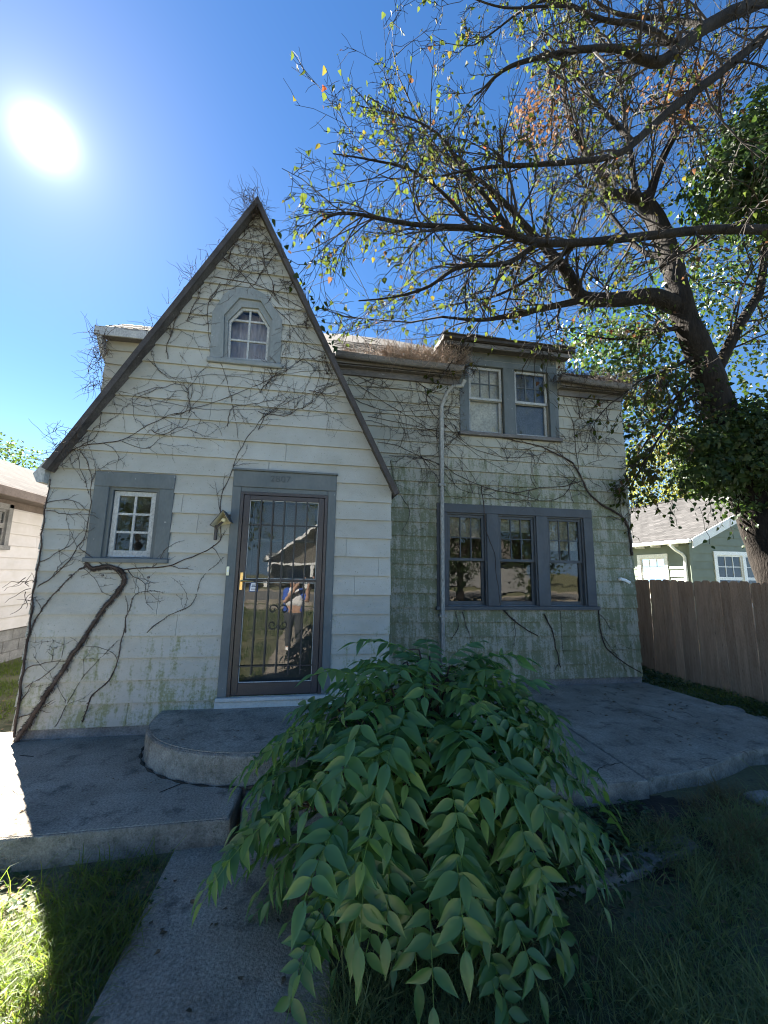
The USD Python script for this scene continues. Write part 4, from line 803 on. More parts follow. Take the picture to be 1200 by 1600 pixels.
HEART = tpl_leaf(.82, .18, .22, True)
TA = Tree('ivy_tree', 'large leaning tree with ivy on its dark trunk beyond the fence', 41)
tb = onY(1200, 850, 5.6)
TA.limb([(8.25, 5.65, -.1), (8.05, 5.6, .9), tuple(tb), tuple(onY(1160, 740, 5.6)), tuple(onY(1125, 640, 5.6)), tuple(onY(1092, 550, 5.6)), tuple(onY(1066, 485, 5.6)), tuple(onY(1050, 410, 5.65))], .36, .17, 'trunk', world=True, bare=True, sides=16)
A = 5.6
TA.limb([(1050, 415, A), (1036, 370, A + .1), (1020, 335, A + .2), (1000, 310, A + .2)], .19, .15, bare=True)
TA.limb([(1003, 313, A + .2), (975, 304, A + .1), (950, 303, A), (940, 277, A), (913, 233, A), (893, 200, A), (883, 150, A), (880, 90, A)], .14, .03, dens=1.2)
TA.limb([(1003, 315, A + .2), (992, 290, A + .3), (985, 235, A + .4), (975, 180, A + .5), (968, 110, A + .6), (960, 30, A + .7)], .09, .02)
TA.limb([(1010, 325, A + .2), (1033, 253, A), (1067, 187, A - .2), (1083, 143, A - .3), (1110, 80, A - .3)], .11, .04)
TA.limb([(1060, 480, A), (1017, 463, A - .05), (967, 468, A - .1), (910, 465, A - .2), (888, 428, A - .3), (867, 403, A - .4), (840, 375, A - .5), (800, 330, A - .6), (760, 290, A - .7), (690, 240, A - .8)], .20, .02, dens=1.3, skip=.25)
TA.limb([(912, 468, A - .2), (867, 478, A - .3), (800, 492, A - .4), (750, 500, A - .5), (690, 495, A - .6)], .08, .02)
TA.limb([(1122, 575, A), (1147, 523, A - .1), (1173, 480, A - .1), (1187, 455, A - .1), (1192, 420, A), (1198, 350, A), (1210, 280, A)], .13, .06, dens=.8)
TA.limb([(1080, 560, A), (1040, 580, A - .1), (1005, 592, A - .2), (970, 620, A - .3)], .05, .015, dens=2.0, L=(.5, 1.3), bias=(0, 0, -.5))
TA.limb([(1095, 610, A), (1060, 640, A - .2), (1020, 700, A - .3), (985, 760, A - .3)], .04, .01, dens=2.0, L=(.4, 1.0), bias=(0, 0, -.5))
TA.limb([(1085, 590, A), (1050, 630, A), (1010, 690, A + .3), (975, 740, A + .6)], .04, .012, dens=1.6, L=(.5, 1.2), bias=(-.2, 0, -.4))
TA.limb([(1070, 510, A), (1020, 520, A + .2), (960, 530, A + .3), (900, 520, A + .4)], .06, .012, dens=1.8, L=(.5, 1.3), bias=(0, 0, -.4))
TA.limb([(1040, 400, A), (1000, 390, A + .4), (950, 330, A + .8), (900, 270, A + 1.2), (860, 180, A + 1.5)], .07, .015, dens=1.1)
TA.limb([(1045, 410, A), (1090, 380, A + .3), (1140, 330, A + .5), (1190, 300, A + .5)], .07, .02, dens=1.1)

TB = Tree('overhanging_tree', 'tree whose long bare limbs reach in over the house from the right edge', 42)
B = 4.4; q0 = onY(1260, 200, B)
TB.limb([(q0[0] + .5, 4.4, -.1), (q0[0] + .5, 4.4, 2.5), (q0[0] + .35, 4.4, 5.2), tuple(onY(1245, 250, B)), tuple(onY(1240, 80, B)), tuple(onY(1238, -60, B))], .36, .16, 'trunk', world=True, bare=True, sides=14)
TB.limb([(1250, 358, B), (1200, 359, B), (1110, 359, B), (1008, 369, B), (911, 379, B), (834, 379, B - .05), (789, 363, B - .1), (738, 356, B - .1), (642, 350, B - .15), (552, 334, B - .2), (510, 340, B - .2), (475, 372, B - .2)], .10, .010, dens=1.15, skip=.1)
TB.limb([(836, 383, B - .05), (789, 412, B), (719, 417, B + .1), (667, 449, B + .2), (610, 465, B + .3), (560, 470, B + .3)], .05, .01, dens=1.3)
TB.limb([(800, 366, B - .1), (760, 310, B), (720, 262, B + .1), (690, 215, B + .1), (640, 185, B + .2), (560, 165, B + .3)], .05, .008, dens=1.4)
TB.limb([(740, 356, B - .1), (690, 300, B - .2), (640, 265, B - .2), (580, 250, B - .3), (520, 240, B - .3)], .035, .008, dens=1.5)
TB.limb([(900, 380, B), (850, 420, B + .4), (780, 460, B + .6), (700, 478, B + .8)], .05, .01, dens=1.2)
TB.limb([(1240, 20, B), (1200, 51, B), (1130, 109, B - .1), (1046, 173, B - .2), (988, 225, B - .3), (943, 247, B - .3), (841, 257, B - .3), (760, 262, B - .3), (690, 275, B - .3)], .115, .012, dens=1.1)
TB.limb([(1240, -30, B), (1190, 0, B - .3), (1110, 38, B - .4), (1052, 83, B - .5), (1027, 97, B - .5), (995, 90, B - .5), (963, 77, B - .5), (866, 83, B - .5), (790, 110, B - .4), (740, 150, B - .3)], .15, .014, dens=1.0)
TB.limb([(1060, 75, B - .5), (1000, 40, B - .3), (940, 30, B - .3), (853, 0, B - .3), (742, 70, B - .6)], .07, .01, dens=1.0, L=(.4, 1.1))
TB.limb([(1110, 40, B - .4), (1040, 30, B), (960, 20, B + .2), (900, -20, B + .3), (800, -60, B + .4)], .06, .015)
TB.limb([(940, 30, B - .3), (880, 10, B - .5), (790, 12, B - .6), (720, -10, B - .7)], .03, .01, dens=1.2, L=(.4, .9))
TB.limb([(990, 224, B - .3), (940, 170, B), (900, 120, B + .2), (850, 60, B + .3), (830, 0, B + .4)], .05, .012, dens=1.1)
for T in (TA, TB): T.tw.build('twigs', 'twig_bark', T.t, kind='stuff')
gl = np.random.default_rng(77)
def dress(T, share, size, mats, dens):
    N = np.array(T.nodes); keep = gl.uniform(0, 1, len(N)) < dens(N); N = N[keep]; n = len(N); P = N[:, :3]
    ax = N[:, 3:] / np.linalg.norm(N[:, 3:], axis=1, keepdims=True) * .4 + unit(gl, n) * .6 + [0, 0, -.8]; up = unit(gl, n); leaf_parts(T.t, P, ax, up, size * gl.uniform(.6, 1.3, n), HEART, mats, gl, 140)
ML = [('tree_leaf', .83), ('tree_leaf_yellow', .11), ('dry_leaf', .053), ('red_leaf', .007)]
# leaves thin out towards the upper right and stay thickest in the middle of the crown
dress(TB, .3, .070, ML, lambda N: np.clip((.18 - .034 * np.maximum(N[:, 2] - 8.0, 0)) + .08 * (meshkit.noise(N[:, :3] * .8, 3) - .5) * 2, .012, 1))
dress(TA, .5, .072, ML, lambda N: np.clip(.19 - .026 * np.maximum(N[:, 2] - 8.0, 0) + .08 * (meshkit.noise(N[:, :3] * .8, 5) - .5) * 2, .05, 1))
def ivy(c, rad, n, size, parent, mname='ivy_leaf', name='ivy', seed=1, hang=.5):
    g = np.random.default_rng(seed); d = unit(g, n); lump = .7 + .6 * meshkit.noise(d * 2.5 + seed, seed)[:, None]; P = np.array(c) + d * lump * np.array(rad) * (.45 + .85 * g.uniform(0, 1, (n, 1)) ** .7)
    ax = unit(g, n) * .6 + [0, 0, -hang] + d * .4; up = d + unit(g, n) * .5 + [0, 0, .3]
    obj(name, spread(P, ax, up, size * g.uniform(.6, 1.25, n), HEART), mname, parent, True, kind='stuff')
iv = thing('ivy_clump', 'dense dark ivy mass wrapped round the leaning trunk above the fence', 'ivy')
for i, (x, y, dy, r, n) in enumerate([(1148, 700, -.15, (.62, .55, .62), 2300), (1105, 735, -.2, (.42, .4, .36), 1000), (1185, 660, -.2, (.55, .5, .40), 1300), (1175, 750, -.1, (.42, .5, .55), 1000), (1085, 690, -.2, (.34, .4, .22), 500)]):
    ivy(onY(x, y, A + dy), r, n, .095, iv, seed=10 + i)
g = np.random.default_rng(9); m = MB()
for k in range(16):
    s = onY(g.uniform(1040, 1180), g.uniform(745, 790), A - .3); L = g.uniform(.3, .8); P = s + np.cumsum(np.c_[g.normal(size=(6, 2)) * .03, -np.full(6, L / 6)], 0); m.tube(P, .004, 3, False); P2 = P + g.normal(size=(6, 3)) * .03
    m2 = spread(P2, unit(g, 6) + [0, 0, -1.2], unit(g, 6), np.full(6, .075), HEART); obj('trailing_leaves', m2, 'ivy_leaf', iv, kind='stuff')
m.build('trailing_stem', 'vine_bark', iv, kind='stuff')
iv2 = thing('ivy_clump', 'round dark green ivy mass high on the limbs at the right edge', 'ivy')
for i, (x, y, r, n) in enumerate([(1180, 250, (.85, .7, .75), 2600), (1140, 290, (.6, .6, .5), 1100), (1200, 310, (.6, .6, .6), 1100), (1215, 200, (.8, .7, .6), 1200)]): ivy(onY(x, y, B + .4), r, n, .10, iv2, seed=20 + i)
iv3 = thing('ivy_clump', 'loose curtain of dark leaves hanging beside the right corner of the house', 'foliage')
for i, (x, y, dy, r, n) in enumerate([(985, 600, .5, (.5, .5, .6), 420), (1020, 560, .6, (.7, .5, .6), 520), (960, 560, .8, (.7, .5, .5), 620), (990, 690, .4, (.35, .5, .75), 420), (1050, 620, .3, (.6, .5, .5), 420), (930, 530, 1.0, (.6, .5, .4), 480), (1080, 510, .5, (.8, .6, .7), 420), (1140, 480, .6, (.8, .6, .9), 460), (1010, 470, .8, (.9, .6, .5), 420), (1170, 590, .4, (.6, .6, .7), 420), (1170, 400, .6, (.9, .6, .8), 520), (1090, 400, .7, (.8, .6, .8), 420)]):
    ivy(onY(x, y, A + dy), np.array(r) * 1.15, int(n * 1.15), .09, iv3, ('ivy_leaf', 'ivy_leaf', 'cover_leaf')[i % 3], 'foliage', seed=40 + i)
# brown clusters of dead leaves caught in the crown
for i, (x, y, lab) in enumerate([(845, 185, 'reddish brown clump of dead leaves hung in the upper twigs'), (1070, 150, 'purplish brown tangle of dead leaves under the upper limb')]):
    c = thing('dead_leaf_clump', lab, 'leaf clump'); ivy(onY(x, y, B + .6), (.42, .35, .42) if i == 0 else (.75, .4, .5), 520 if i == 0 else 700, .065, c, 'dry_leaf', 'dead_leaves', 60 + i)
# ---------------------------------------------------------------- vines on the walls
gv = np.random.default_rng(33)
gable_in = gable_out.buffer(-.03); open_g = [sbox(D_X0 - .02, 0, D_X1 + .02, D_Z1), sbox(SW[0] + .1, SW[2] + .05, SW[1] - .1, SW[3] - .1), Polygon(gw_o).buffer(-.1)]
wing_in = wing_out.buffer(-.03); open_w = [inn(TW, .1), inn(DW, .1)]
class Vine:
    def __init__(self, label, Y, area, holes, name='climbing_vine', m='vine_bark', group=None):
        self.t = thing(name, label, 'vine', (0, 0, 0), group); self.Y, self.area, self.m = Y, area.difference(unary_union(holes)), m; self.fine = MB(); self.ext = area
    def trace(self, px, r0, r1, hairy=0, side=1.0, name='stem', n=None, lift=0.0):
        P = np.array([onY(x, y, self.Y - .03) for x, y in px]); k = n or max(10, 7 * len(P)); C = spline(P, k)
        w_ = meshkit.fbm(C * 9, 3, 5) - .5; C[:, 0] += w_ * .035; C[:, 2] += (meshkit.fbm(C * 9 + 40, 3, 6) - .5) * .035
        rr = .75 * np.linspace(r0, r1, k) * (1 + .5 * (meshkit.noise(C * 30, 2) - .5)); C[:, 1] = self.Y - .026 - rr - lift
        MB().tube(C, rr, 6).build(name, self.m, self.t, True)
        for _ in range(hairy):
            i = gv.integers(0, k - 1); p = C[i] + (C[i + 1] - C[i]) * gv.uniform(); a = gv.uniform(0, 2 * math.pi); l = rr[i] * gv.uniform(1.1, 2.0) + .007; d = np.array([math.cos(a), -abs(gv.normal()) * .25, math.sin(a)]) * l
            self.fine.tube([p, p + d * .6, p + d + [0, gv.uniform(-.004, .006), -l * .3]], [.0026, .002, .0012], 3, False)
        s = np.r_[0, np.cumsum(np.linalg.norm(np.diff(C, axis=0), axis=1))]
        for _ in range(int(s[-1] * 3.2 * side)):
            i = gv.integers(0, k - 1); self.grow(C[i][[0, 2]], math.atan2(C[i + 1][2] - C[i][2], C[i + 1][0] - C[i][0]) + gv.choice([-1, 1]) * gv.uniform(.4, 1.3), gv.uniform(.15, .6), min(.0045, rr[i] * .6), 1)
        return C
    def grow(self, p, a, L, r, lev, up=.05, strict=True):
        from shapely.geometry import Point
        pts = [np.array(p)]; a0 = a; n = max(3, int(L / .045))
        for i in range(n):
            a += gv.normal() * .28 + up * math.sin(math.pi / 2 - a); q = pts[-1] + np.array([math.cos(a), math.sin(a)]) * L / n
            if strict and not self.area.contains(Point(q)): break
            pts.append(q)
        if len(pts) < 3: return
        P = np.array(pts); k = len(P); Y = self.Y - .026 - r - gv.uniform(0, .008)
        self.fine.tube(np.c_[P[:, 0], np.full(k, Y) - np.linspace(0, .012, k) * gv.uniform(), P[:, 1]], np.linspace(r, max(r * .4, .0011), k), 4 if lev < 2 else 3, False)
        if lev < 3:
            for _ in range(int(L * 7)):
                i = gv.integers(0, k - 1); d = P[i + 1] - P[i]; self.grow(P[i], math.atan2(d[1], d[0]) + gv.choice([-1, 1]) * gv.uniform(.4, 1.2), L * gv.uniform(.2, .5), r * .6, lev + 1, up, strict)
        for _ in range(int(L * 26)):
            i = gv.integers(0, k - 1); b = gv.uniform(0, 2 * math.pi); l = gv.uniform(.008, .022); p3 = np.array([P[i][0], Y, P[i][1]]); self.fine.tube([p3, p3 + [math.cos(b) * l, -.003, math.sin(b) * l]], [.0017, .001], 3, False)
    def done(self):
        if self.fine.n: self.fine.build('tendrils', self.m, self.t, kind='stuff')

V = Vine('thick hairy dark vine climbing diagonally up the wall below the small window', GY, gable_in, open_g)
V.trace([(26, 1158), (58, 1110), (95, 1052), (130, 1000), (160, 955), (185, 925), (195, 903), (189, 891), (170, 884), (148, 887), (134, 880)], .024, .013, 3000, .5, n=120)
V.trace([(186, 890), (215, 888), (265, 884), (310, 866), (340, 848), (346, 830), (345, 780), (358, 748), (375, 702), (402, 662), (430, 640), (480, 615), (560, 590)], .008, .003, 60, 1.3)
V.trace([(130, 1128), (142, 1090), (172, 1060), (186, 1020), (193, 990), (205, 940), (222, 925), (265, 925)], .008, .003, 160, .9); V.trace([(196, 988), (198, 950), (196, 930)], .004, .002, 20, .6)
V.trace([(85, 1135), (110, 1090), (135, 1050), (165, 1020), (186, 1000)], .004, .002, 30, .8); V.trace([(230, 990), (262, 962), (300, 945), (315, 905), (350, 870)], .005, .002, 60, .6)
V.done()
V = Vine('bare vine running up the left corner of the gable wall', GY, gable_in, open_g)
V.trace([(24, 1150), (36, 1050), (46, 985), (52, 930), (62, 870), (70, 800), (78, 748)], .016, .006, 260, 1.2)
V.trace([(42, 1000), (60, 960), (88, 925), (120, 893), (140, 884)], .008, .004, 200, 1.0); V.trace([(60, 915), (92, 893), (120, 858), (136, 826), (142, 770), (140, 730), (126, 700), (150, 680), (160, 640)], .006, .003, 80, 1.3)
V.trace([(140, 772), (128, 740), (118, 705), (100, 690)], .004, .002, 10, 1.2); V.trace([(40, 1075), (70, 1055), (95, 1030), (100, 995)], .004, .002, 20, 1); V.done()
V = Vine('network of bare vines spread over the upper gable round the arched window', GY, gable_in, open_g)
for tr, a, b in (([(84, 722), (130, 696), (190, 688), (250, 655), (330, 630), (400, 602), (450, 583), (560, 575)], .008, .004), ([(160, 640), (175, 610), (240, 625), (320, 640), (400, 640), (480, 650), (560, 640)], .005, .002), ([(345, 398), (378, 428), (415, 470), (450, 500), (480, 540), (545, 560)], .008, .004), ([(335, 432), (400, 445), (450, 470), (510, 500)], .007, .004),
                 ([(345, 440), (325, 480), (330, 540), (350, 580), (365, 640), (375, 700)], .006, .003), ([(250, 655), (290, 640), (300, 590), (280, 550)], .005, .002), ([(385, 345), (400, 400), (410, 440), (440, 480), (470, 520), (500, 600)], .005, .002), ([(440, 420), (450, 470), (452, 540), (440, 600)], .004, .002), ([(190, 690), (230, 700), (260, 680), (330, 660), (352, 690)], .004, .002), ([(230, 560), (270, 590), (340, 585), (430, 600), (530, 625)], .004, .002)):
    V.trace(tr, a * .8, b * .8, 20, 1.0)
for _ in range(24):
    x = gv.uniform(-1.9, .2); z = gv.uniform(3.0, 5.6); V.grow(np.array([x, z]), gv.uniform(-.4, 2.2), gv.uniform(.5, 1.3), .0042, 1)
for _ in range(14): V.grow(np.array([gv.uniform(-1.2, -.5), gv.uniform(4.9, 5.7)]), gv.uniform(0, 6.28), gv.uniform(.3, .9), .004, 1)
V.done()
V = Vine('thick brown vine climbing from the right corner of the house to the upper windows', WY, wing_in, open_w)
V.trace([(986, 868), (982, 832), (972, 808), (942, 790), (918, 768), (906, 742), (892, 722), (870, 710), (842, 697), (812, 690), (785, 684)], .026, .009, 260, .7, n=110)
V.trace([(908, 752), (880, 760), (840, 763), (800, 770), (755, 760), (720, 745), (692, 728), (650, 714), (608, 712)], .010, .004, 60, 1.0); V.trace([(900, 745), (880, 775), (850, 782), (820, 775), (790, 768)], .008, .004, 20, 1)
V.trace([(890, 722), (860, 700), (830, 700), (800, 720), (770, 705), (745, 688)], .007, .003, 20, 1); V.trace([(905, 745), (900, 700), (895, 660), (880, 620), (884, 590)], .007, .003, 20, 1.3); V.trace([(895, 660), (925, 640), (955, 620)], .005, .003, 10, 1.3); V.trace([(940, 788), (960, 770), (975, 740)], .004, .002, 5, 1)
V.done()
V = Vine('tangle of bare vines under the eave between the gable and the downspout', WY, wing_in, open_w)
for tr, a, b in (([(545, 590), (575, 612), (620, 640), (660, 665), (690, 690), (740, 745), (752, 790)], .007, .003), ([(560, 588), (600, 605), (650, 608), (690, 640), (720, 690)], .007, .004), ([(545, 620), (600, 640), (680, 640), (700, 625)], .006, .003), ([(640, 590), (662, 605), (672, 640), (700, 668), (740, 700), (800, 715), (870, 705)], .008, .004),
                 ([(600, 595), (630, 640), (640, 690), (660, 740), (655, 780)], .005, .002), ([(575, 650), (620, 660), (700, 680), (760, 720), (800, 740)], .006, .003), ([(590, 690), (630, 700), (690, 735), (720, 765), (770, 775)], .006, .003), ([(610, 720), (620, 760), (640, 800), (628, 830)], .006, .003), ([(560, 600), (590, 590), (640, 577), (690, 590)], .007, .004)):
    V.trace(tr, a, b, 10, 1.3)
for _ in range(18): V.grow(np.array([gv.uniform(.5, 2.0), gv.uniform(3.2, 4.5)]), gv.uniform(-1.2, 1.2), gv.uniform(.5, 1.4), .0042, 1)
for _ in range(14): V.grow(np.array([gv.uniform(2.2, 4.6), gv.uniform(2.75, 3.6)]), gv.uniform(0, 3.1), gv.uniform(.4, 1.0), .0038, 1)
for _ in range(16): V.grow(np.array([gv.uniform(3.75, 4.8), gv.uniform(3.6, 4.5)]), gv.uniform(.3, 2.8), gv.uniform(.4, 1.1), .004, 1)
V.done()
V = Vine('dark vine hanging over the mullion of the row of three windows', WY - .045, wing_out, [Polygon()], 'climbing_vine')
V.trace([(752, 760), (757, 800), (760, 830), (772, 865), (776, 900), (782, 945)], .011, .006, 60, .15); V.done()
V = Vine('dead vine stems below the row of three windows', WY, wing_in, open_w)
for tr, a, b in (([(786, 952), (810, 975), (840, 993)], .015, .009), ([(850, 960), (862, 985), (868, 1010), (876, 1042)], .014, .008), ([(935, 950), (938, 985), (950, 1015), (975, 1035), (1002, 1052)], .012, .008), ([(722, 955), (728, 975), (735, 998)], .006, .003), ([(712, 955), (715, 980), (705, 1000)], .005, .003), ([(876, 955), (878, 1000), (880, 1020)], .004, .002), ([(935, 985), (960, 1020), (980, 1050)], .004, .002)): V.trace(tr, a, b, 60, .7)
V.done()
def curls(t, n, box, L, r, m, name, seed, up=.4, out=(0, 0, 0)):
    g = np.random.default_rng(seed); mb = MB(); a, b = np.array(box[0], float), np.array(box[1], float)
    for _ in range(n):
        p = a + (b - a) * g.uniform(0, 1, 3); d = unit(g, 1)[0] + [0, 0, up] + np.array(out); d /= np.linalg.norm(d); pts = [p]; l = g.uniform(.4, 1) * L
        for i in range(5): d = d + g.normal(size=3) * .45; d /= np.linalg.norm(d); pts.append(pts[-1] + d * l / 5)
        mb.tube(pts, np.linspace(r, r * .4, 6), 3, False)
    mb.build(name, m, t, kind='stuff')
dv = thing('dry_vine_mat', 'mat of dry tan vines spilling over the gutter left of the dormer', 'dead vine')
curls(dv, 900, ((.85, 5.18, 4.80), (2.10, 5.42, 4.93)), .34, .0042, 'dry_vine', 'stems', 1, .35, (0, -.2, 0)); curls(dv, 260, ((.25, 5.2, 4.80), (1.0, 5.45, 4.9)), .26, .0034, 'dry_vine', 'stems', 2, .4); curls(dv, 170, ((1.75, 5.2, 4.85), (2.1, 5.5, 5.22)), .30, .004, 'vine_bark', 'stems', 3, .2, (.2, -.3, 0)); curls(dv, 60, ((1.9, 5.2, 4.72), (2.3, 5.4, 4.85)), .3, .004, 'vine_bark', 'stems', 8, -.3)
dv = thing('dry_vine_mat', 'dark mat of dead vine on the gutter right of the dormer', 'dead vine')
curls(dv, 520, ((3.65, 5.18, 4.78), (4.88, 5.45, 4.9)), .24, .004, 'vine_bark', 'stems', 4, .25, (0, -.15, 0)); curls(dv, 70, ((3.75, 5.2, 4.68), (4.85, 5.28, 4.79)), .25, .0035, 'vine_bark', 'stems', 5, -.9)
dv = thing('bare_vine_tuft', 'wiry tuft of bare vine crowning the gable peak', 'vine')
pk = onY(403, 306, 4.1)
curls(dv, 95, ((pk[0] - .16, 4.02, pk[2] - .25), (pk[0] + .08, 4.3, pk[2] + .03)), .33, .0028, 'vine_bark', 'stems', 6, .45, (-.15, 0, 0))
g = np.random.default_rng(61); tv_, ta_ = [], []
for k in range(40):
    u = g.uniform(0, 1) ** 1.3; e = np.array(O[1]) * (1 - u * .55) + np.array(O[0]) * u * .55
    curls(dv, 4, ((e[0] - .03, 4.05, e[1] - .04), (e[0] + .0, 4.3, e[1] + .05)), .26, .0026, 'vine_bark', 'stems', 100 + k, .5, (-.5, 0, 0)) if k % 3 == 0 else curls(dv, 2, ((e[0] - .03, 4.05, e[1] - .04), (e[0], 4.3, e[1] + .05)), .2, .0026, 'vine_bark', 'stems', 100 + k, .5, (-.4, 0, 0))
n = 26; u = g.uniform(.05, .55, n); e = np.array(O[1])[None] * (1 - u[:, None]) + np.array(O[2])[None] * u[:, None]; P = np.c_[e[:, 0] + g.uniform(0, .06, n), g.uniform(4.06, 4.2, n), e[:, 1] + g.uniform(0, .08, n)]
obj('leaves', spread(P, unit(g, n) + [.3, 0, -.8], unit(g, n), g.uniform(.05, .09, n), HEART), 'ivy_leaf', dv, kind='stuff')
dv = thing('bare_vine_tuft', 'bare vine hanging off the upper left eave corner', 'vine')
c = onY(155, 520, 5.25); curls(dv, 120, ((c[0] - .05, 5.15, c[2] - .75), (c[0] + .12, 5.4, c[2] + .02)), .34, .0034, 'vine_bark', 'stems', 7, -.35, (-.35, 0, 0))
dv = thing('bare_vine_tuft', 'few bare vine twigs sticking out at the lower left eave of the gable', 'vine')
c = onY(85, 715, 4.13); curls(dv, 46, ((c[0] - .08, 4.05, c[2] - .12), (c[0] + .2, 4.2, c[2] + .3)), .32, .003, 'vine_bark', 'stems', 9, .3, (-.35, 0, 0)); c = onY(50, 935, 4.2); curls(dv, 14, ((c[0] - .03, 4.1, c[2] - .1), (c[0] + .03, 4.25, c[2] + .2)), .22, .004, 'vine_bark', 'stems', 10, .1, (-.6, 0, 0))
# ---------------------------------------------------------------- the bush in front of the door: long feathered leaves
gb = np.random.default_rng(52)
bush = thing('leafy_shrub', 'big drooping green shrub of long feathered leaves beside the walk', 'shrub')
BC = np.array([0.62, 2.22, 0.0])
def big_leaf(wid, fold, droop):
    xs = np.array([0, .07, .18, .32, .48, .64, .80, .92, 1.0]); ws = np.array([0, .20, .39, .48, .44, .31, .16, .06, 0]); V = [[0, 0, 0]]
    for x, w_ in zip(xs[1:-1], ws[1:-1]): V += [[x, -w_ * wid, fold * w_ - droop * x * x], [x, 0, -droop * x * x], [x, w_ * wid, fold * w_ - droop * x * x]]
    V.append([1, 0, -droop]); n = len(xs) - 2; F = [[0, 1, 2], [0, 2, 3]]
    for k in range(n - 1): a = 1 + 3 * k; F += [[a, a + 3, a + 4], [a, a + 4, a + 1], [a + 1, a + 4, a + 5], [a + 1, a + 5, a + 2]]
    a = 1 + 3 * (n - 1); F += [[a, 3 * n + 1, a + 1], [a + 1, 3 * n + 1, a + 2]]; return np.array(V, float), np.array(F)
LFT = big_leaf(.40, .16, .16)
fr = []
def rach(p, az, L, rise, drop):
    t = np.linspace(0, 1, 7); h = np.array([math.cos(az), math.sin(az), 0]); hor = t - .22 * t * t * drop; return p + np.outer(hor, h) * L + np.outer(rise * t - drop * t * t, [0, 0, 1]) * L
stems = MB(); 
def ellip(az): return np.array([.80 if math.cos(az) < 0 else .74, .50 if math.sin(az) < 0 else .60, 0])
k = 0
for lev, (zc, frac, n, L, rise, drop) in enumerate([(1.10, .08, 9, .40, .55, .50), (1.05, .24, 13, .44, .42, .50), (.97, .46, 18, .46, .34, .55), (.87, .66, 22, .46, .28, .58), (.74, .82, 26, .46, .20, .60), (.60, .92, 28, .44, .12, .58), (.47, .92, 26, .40, .05, .55), (.35, .80, 22, .36, .0, .5), (.98, .20, 12, .42, .5, .5), (.80, .50, 18, .44, .35, .6), (.64, .66, 20, .44, .25, .6), (.48, .68, 18, .40, .15, .6), (.22, .62, 14, .32, .08, .35)]):
    off = gb.uniform(0, 6.28)
    n = int(n * 1.2)
    for i in range(n):
        az = off + 2 * math.pi * i / n + gb.normal() * .12; e = ellip(az); p = BC + np.array([math.cos(az) * e[0], math.sin(az) * e[1], 0]) * frac * gb.uniform(.75, 1.1) + [.08 * zc, .20 * zc, zc + gb.normal() * .05]
        l = L * gb.uniform(.78, 1.2); C = rach(p, az + gb.normal() * .25, l, rise + gb.normal() * .18, drop * gb.uniform(.75, 1.15))
        if C[-1, 2] < .05: C[:, 2] += .05 - C[-1, 2]
        fr.append((C, l)); k += 1
        if gb.uniform() < .45: b = BC + gb.normal(size=3) * [.06, .06, 0] + [0, 0, -.02]; stems.tube(spline([b, (b * .5 + p * .5) + [0, 0, .12], p, C[1]], 9), np.linspace(.011, .004, 9), 5, False)
stems.build('stem', 'twig_bark', bush, True, kind='stuff')
def frond(C, l, young=False):
    g = gb; npair = int(g.integers(5, 9)); P, ax, up, sz = [], [], [], []
    R = spline(C, 25); tg = np.gradient(R, axis=0); tg /= np.linalg.norm(tg, axis=1, keepdims=True)
    for j in range(npair + 1):
        u = .22 + .78 * j / npair; i = min(int(u * 24), 24); s = np.cross(tg[i], [0, 0, 1.0]); s /= max(np.linalg.norm(s), 1e-6); nn = np.cross(s, tg[i]); size = l * (.31 - .12 * abs(u - .55)) * g.uniform(.9, 1.1)
        if j == npair: P.append(R[i]); ax.append(tg[i] + [0, 0, -.1]); up.append(nn + g.normal(size=3) * .1); sz.append(size * .95); continue
        for sd in (-1, 1):
            P.append(R[i]); ax.append(s * sd * 1.0 + tg[i] * g.uniform(.30, .65) + [0, 0, -.20] + g.normal(size=3) * .16); up.append(nn + s * sd * -.15 + g.normal(size=3) * .3); sz.append(size * g.uniform(.88, 1.1))
    return R, np.array(P), np.array(ax), np.array(up), np.array(sz)
FR = [frond(*f) for f in fr]
d = np.array([np.linalg.norm(f[1].mean(0) - [0, 0, EYE]) for f in FR]); order = np.argsort(d); cnt = 0; rest = []; rr_ = MB()
yng = set(gb.choice(len(FR), 62, replace=False).tolist())
for i in order:
    R, P, ax, up, sz = FR[i]; m_ = 'bush_young' if i in yng else 'bush_leaf'
    if i in yng: sz = sz * .72
    if cnt + len(P) <= 296:
        fp = MB().tube(R[::3], np.linspace(.0032, .0014, len(R[::3])), 4, False).build('frond', 'bush_young', bush)
        for q in range(len(P)): obj('leaflet', spread(P[q:q + 1], ax[q:q + 1], up[q:q + 1], sz[q:q + 1], LFT), m_, fp, True)
        cnt += len(P)
    else:
        rr_.tube(R[::3], np.linspace(.0032, .0014, len(R[::3])), 4, False); rest.append((m_, P, ax, up, sz))
rr_.build('frond_stalks', 'bush_young', bush, kind='stuff')
for mm_ in ('bush_leaf', 'bush_young'):
    r = [x for x in rest if x[0] == mm_]; obj('foliage', spread(*[np.concatenate([x[q] for x in r]) for q in (1, 2, 3, 4)], LFT), mm_, bush, True, kind='stuff')
# inner leaves that close the crown
n = 1100; u_ = unit(gb, n); P = BC + [.06, .12, .55] + u_ * [.48, .38, .42] * gb.uniform(.2, 1, (n, 1)) ** .5
obj('inner_foliage', spread(P, u_ + unit(gb, n) * .5 + [0, 0, -.4], unit(gb, n) * .6 + [0, 0, 1], gb.uniform(.07, .12, n), LFT), 'bush_leaf', bush, True, kind='stuff')
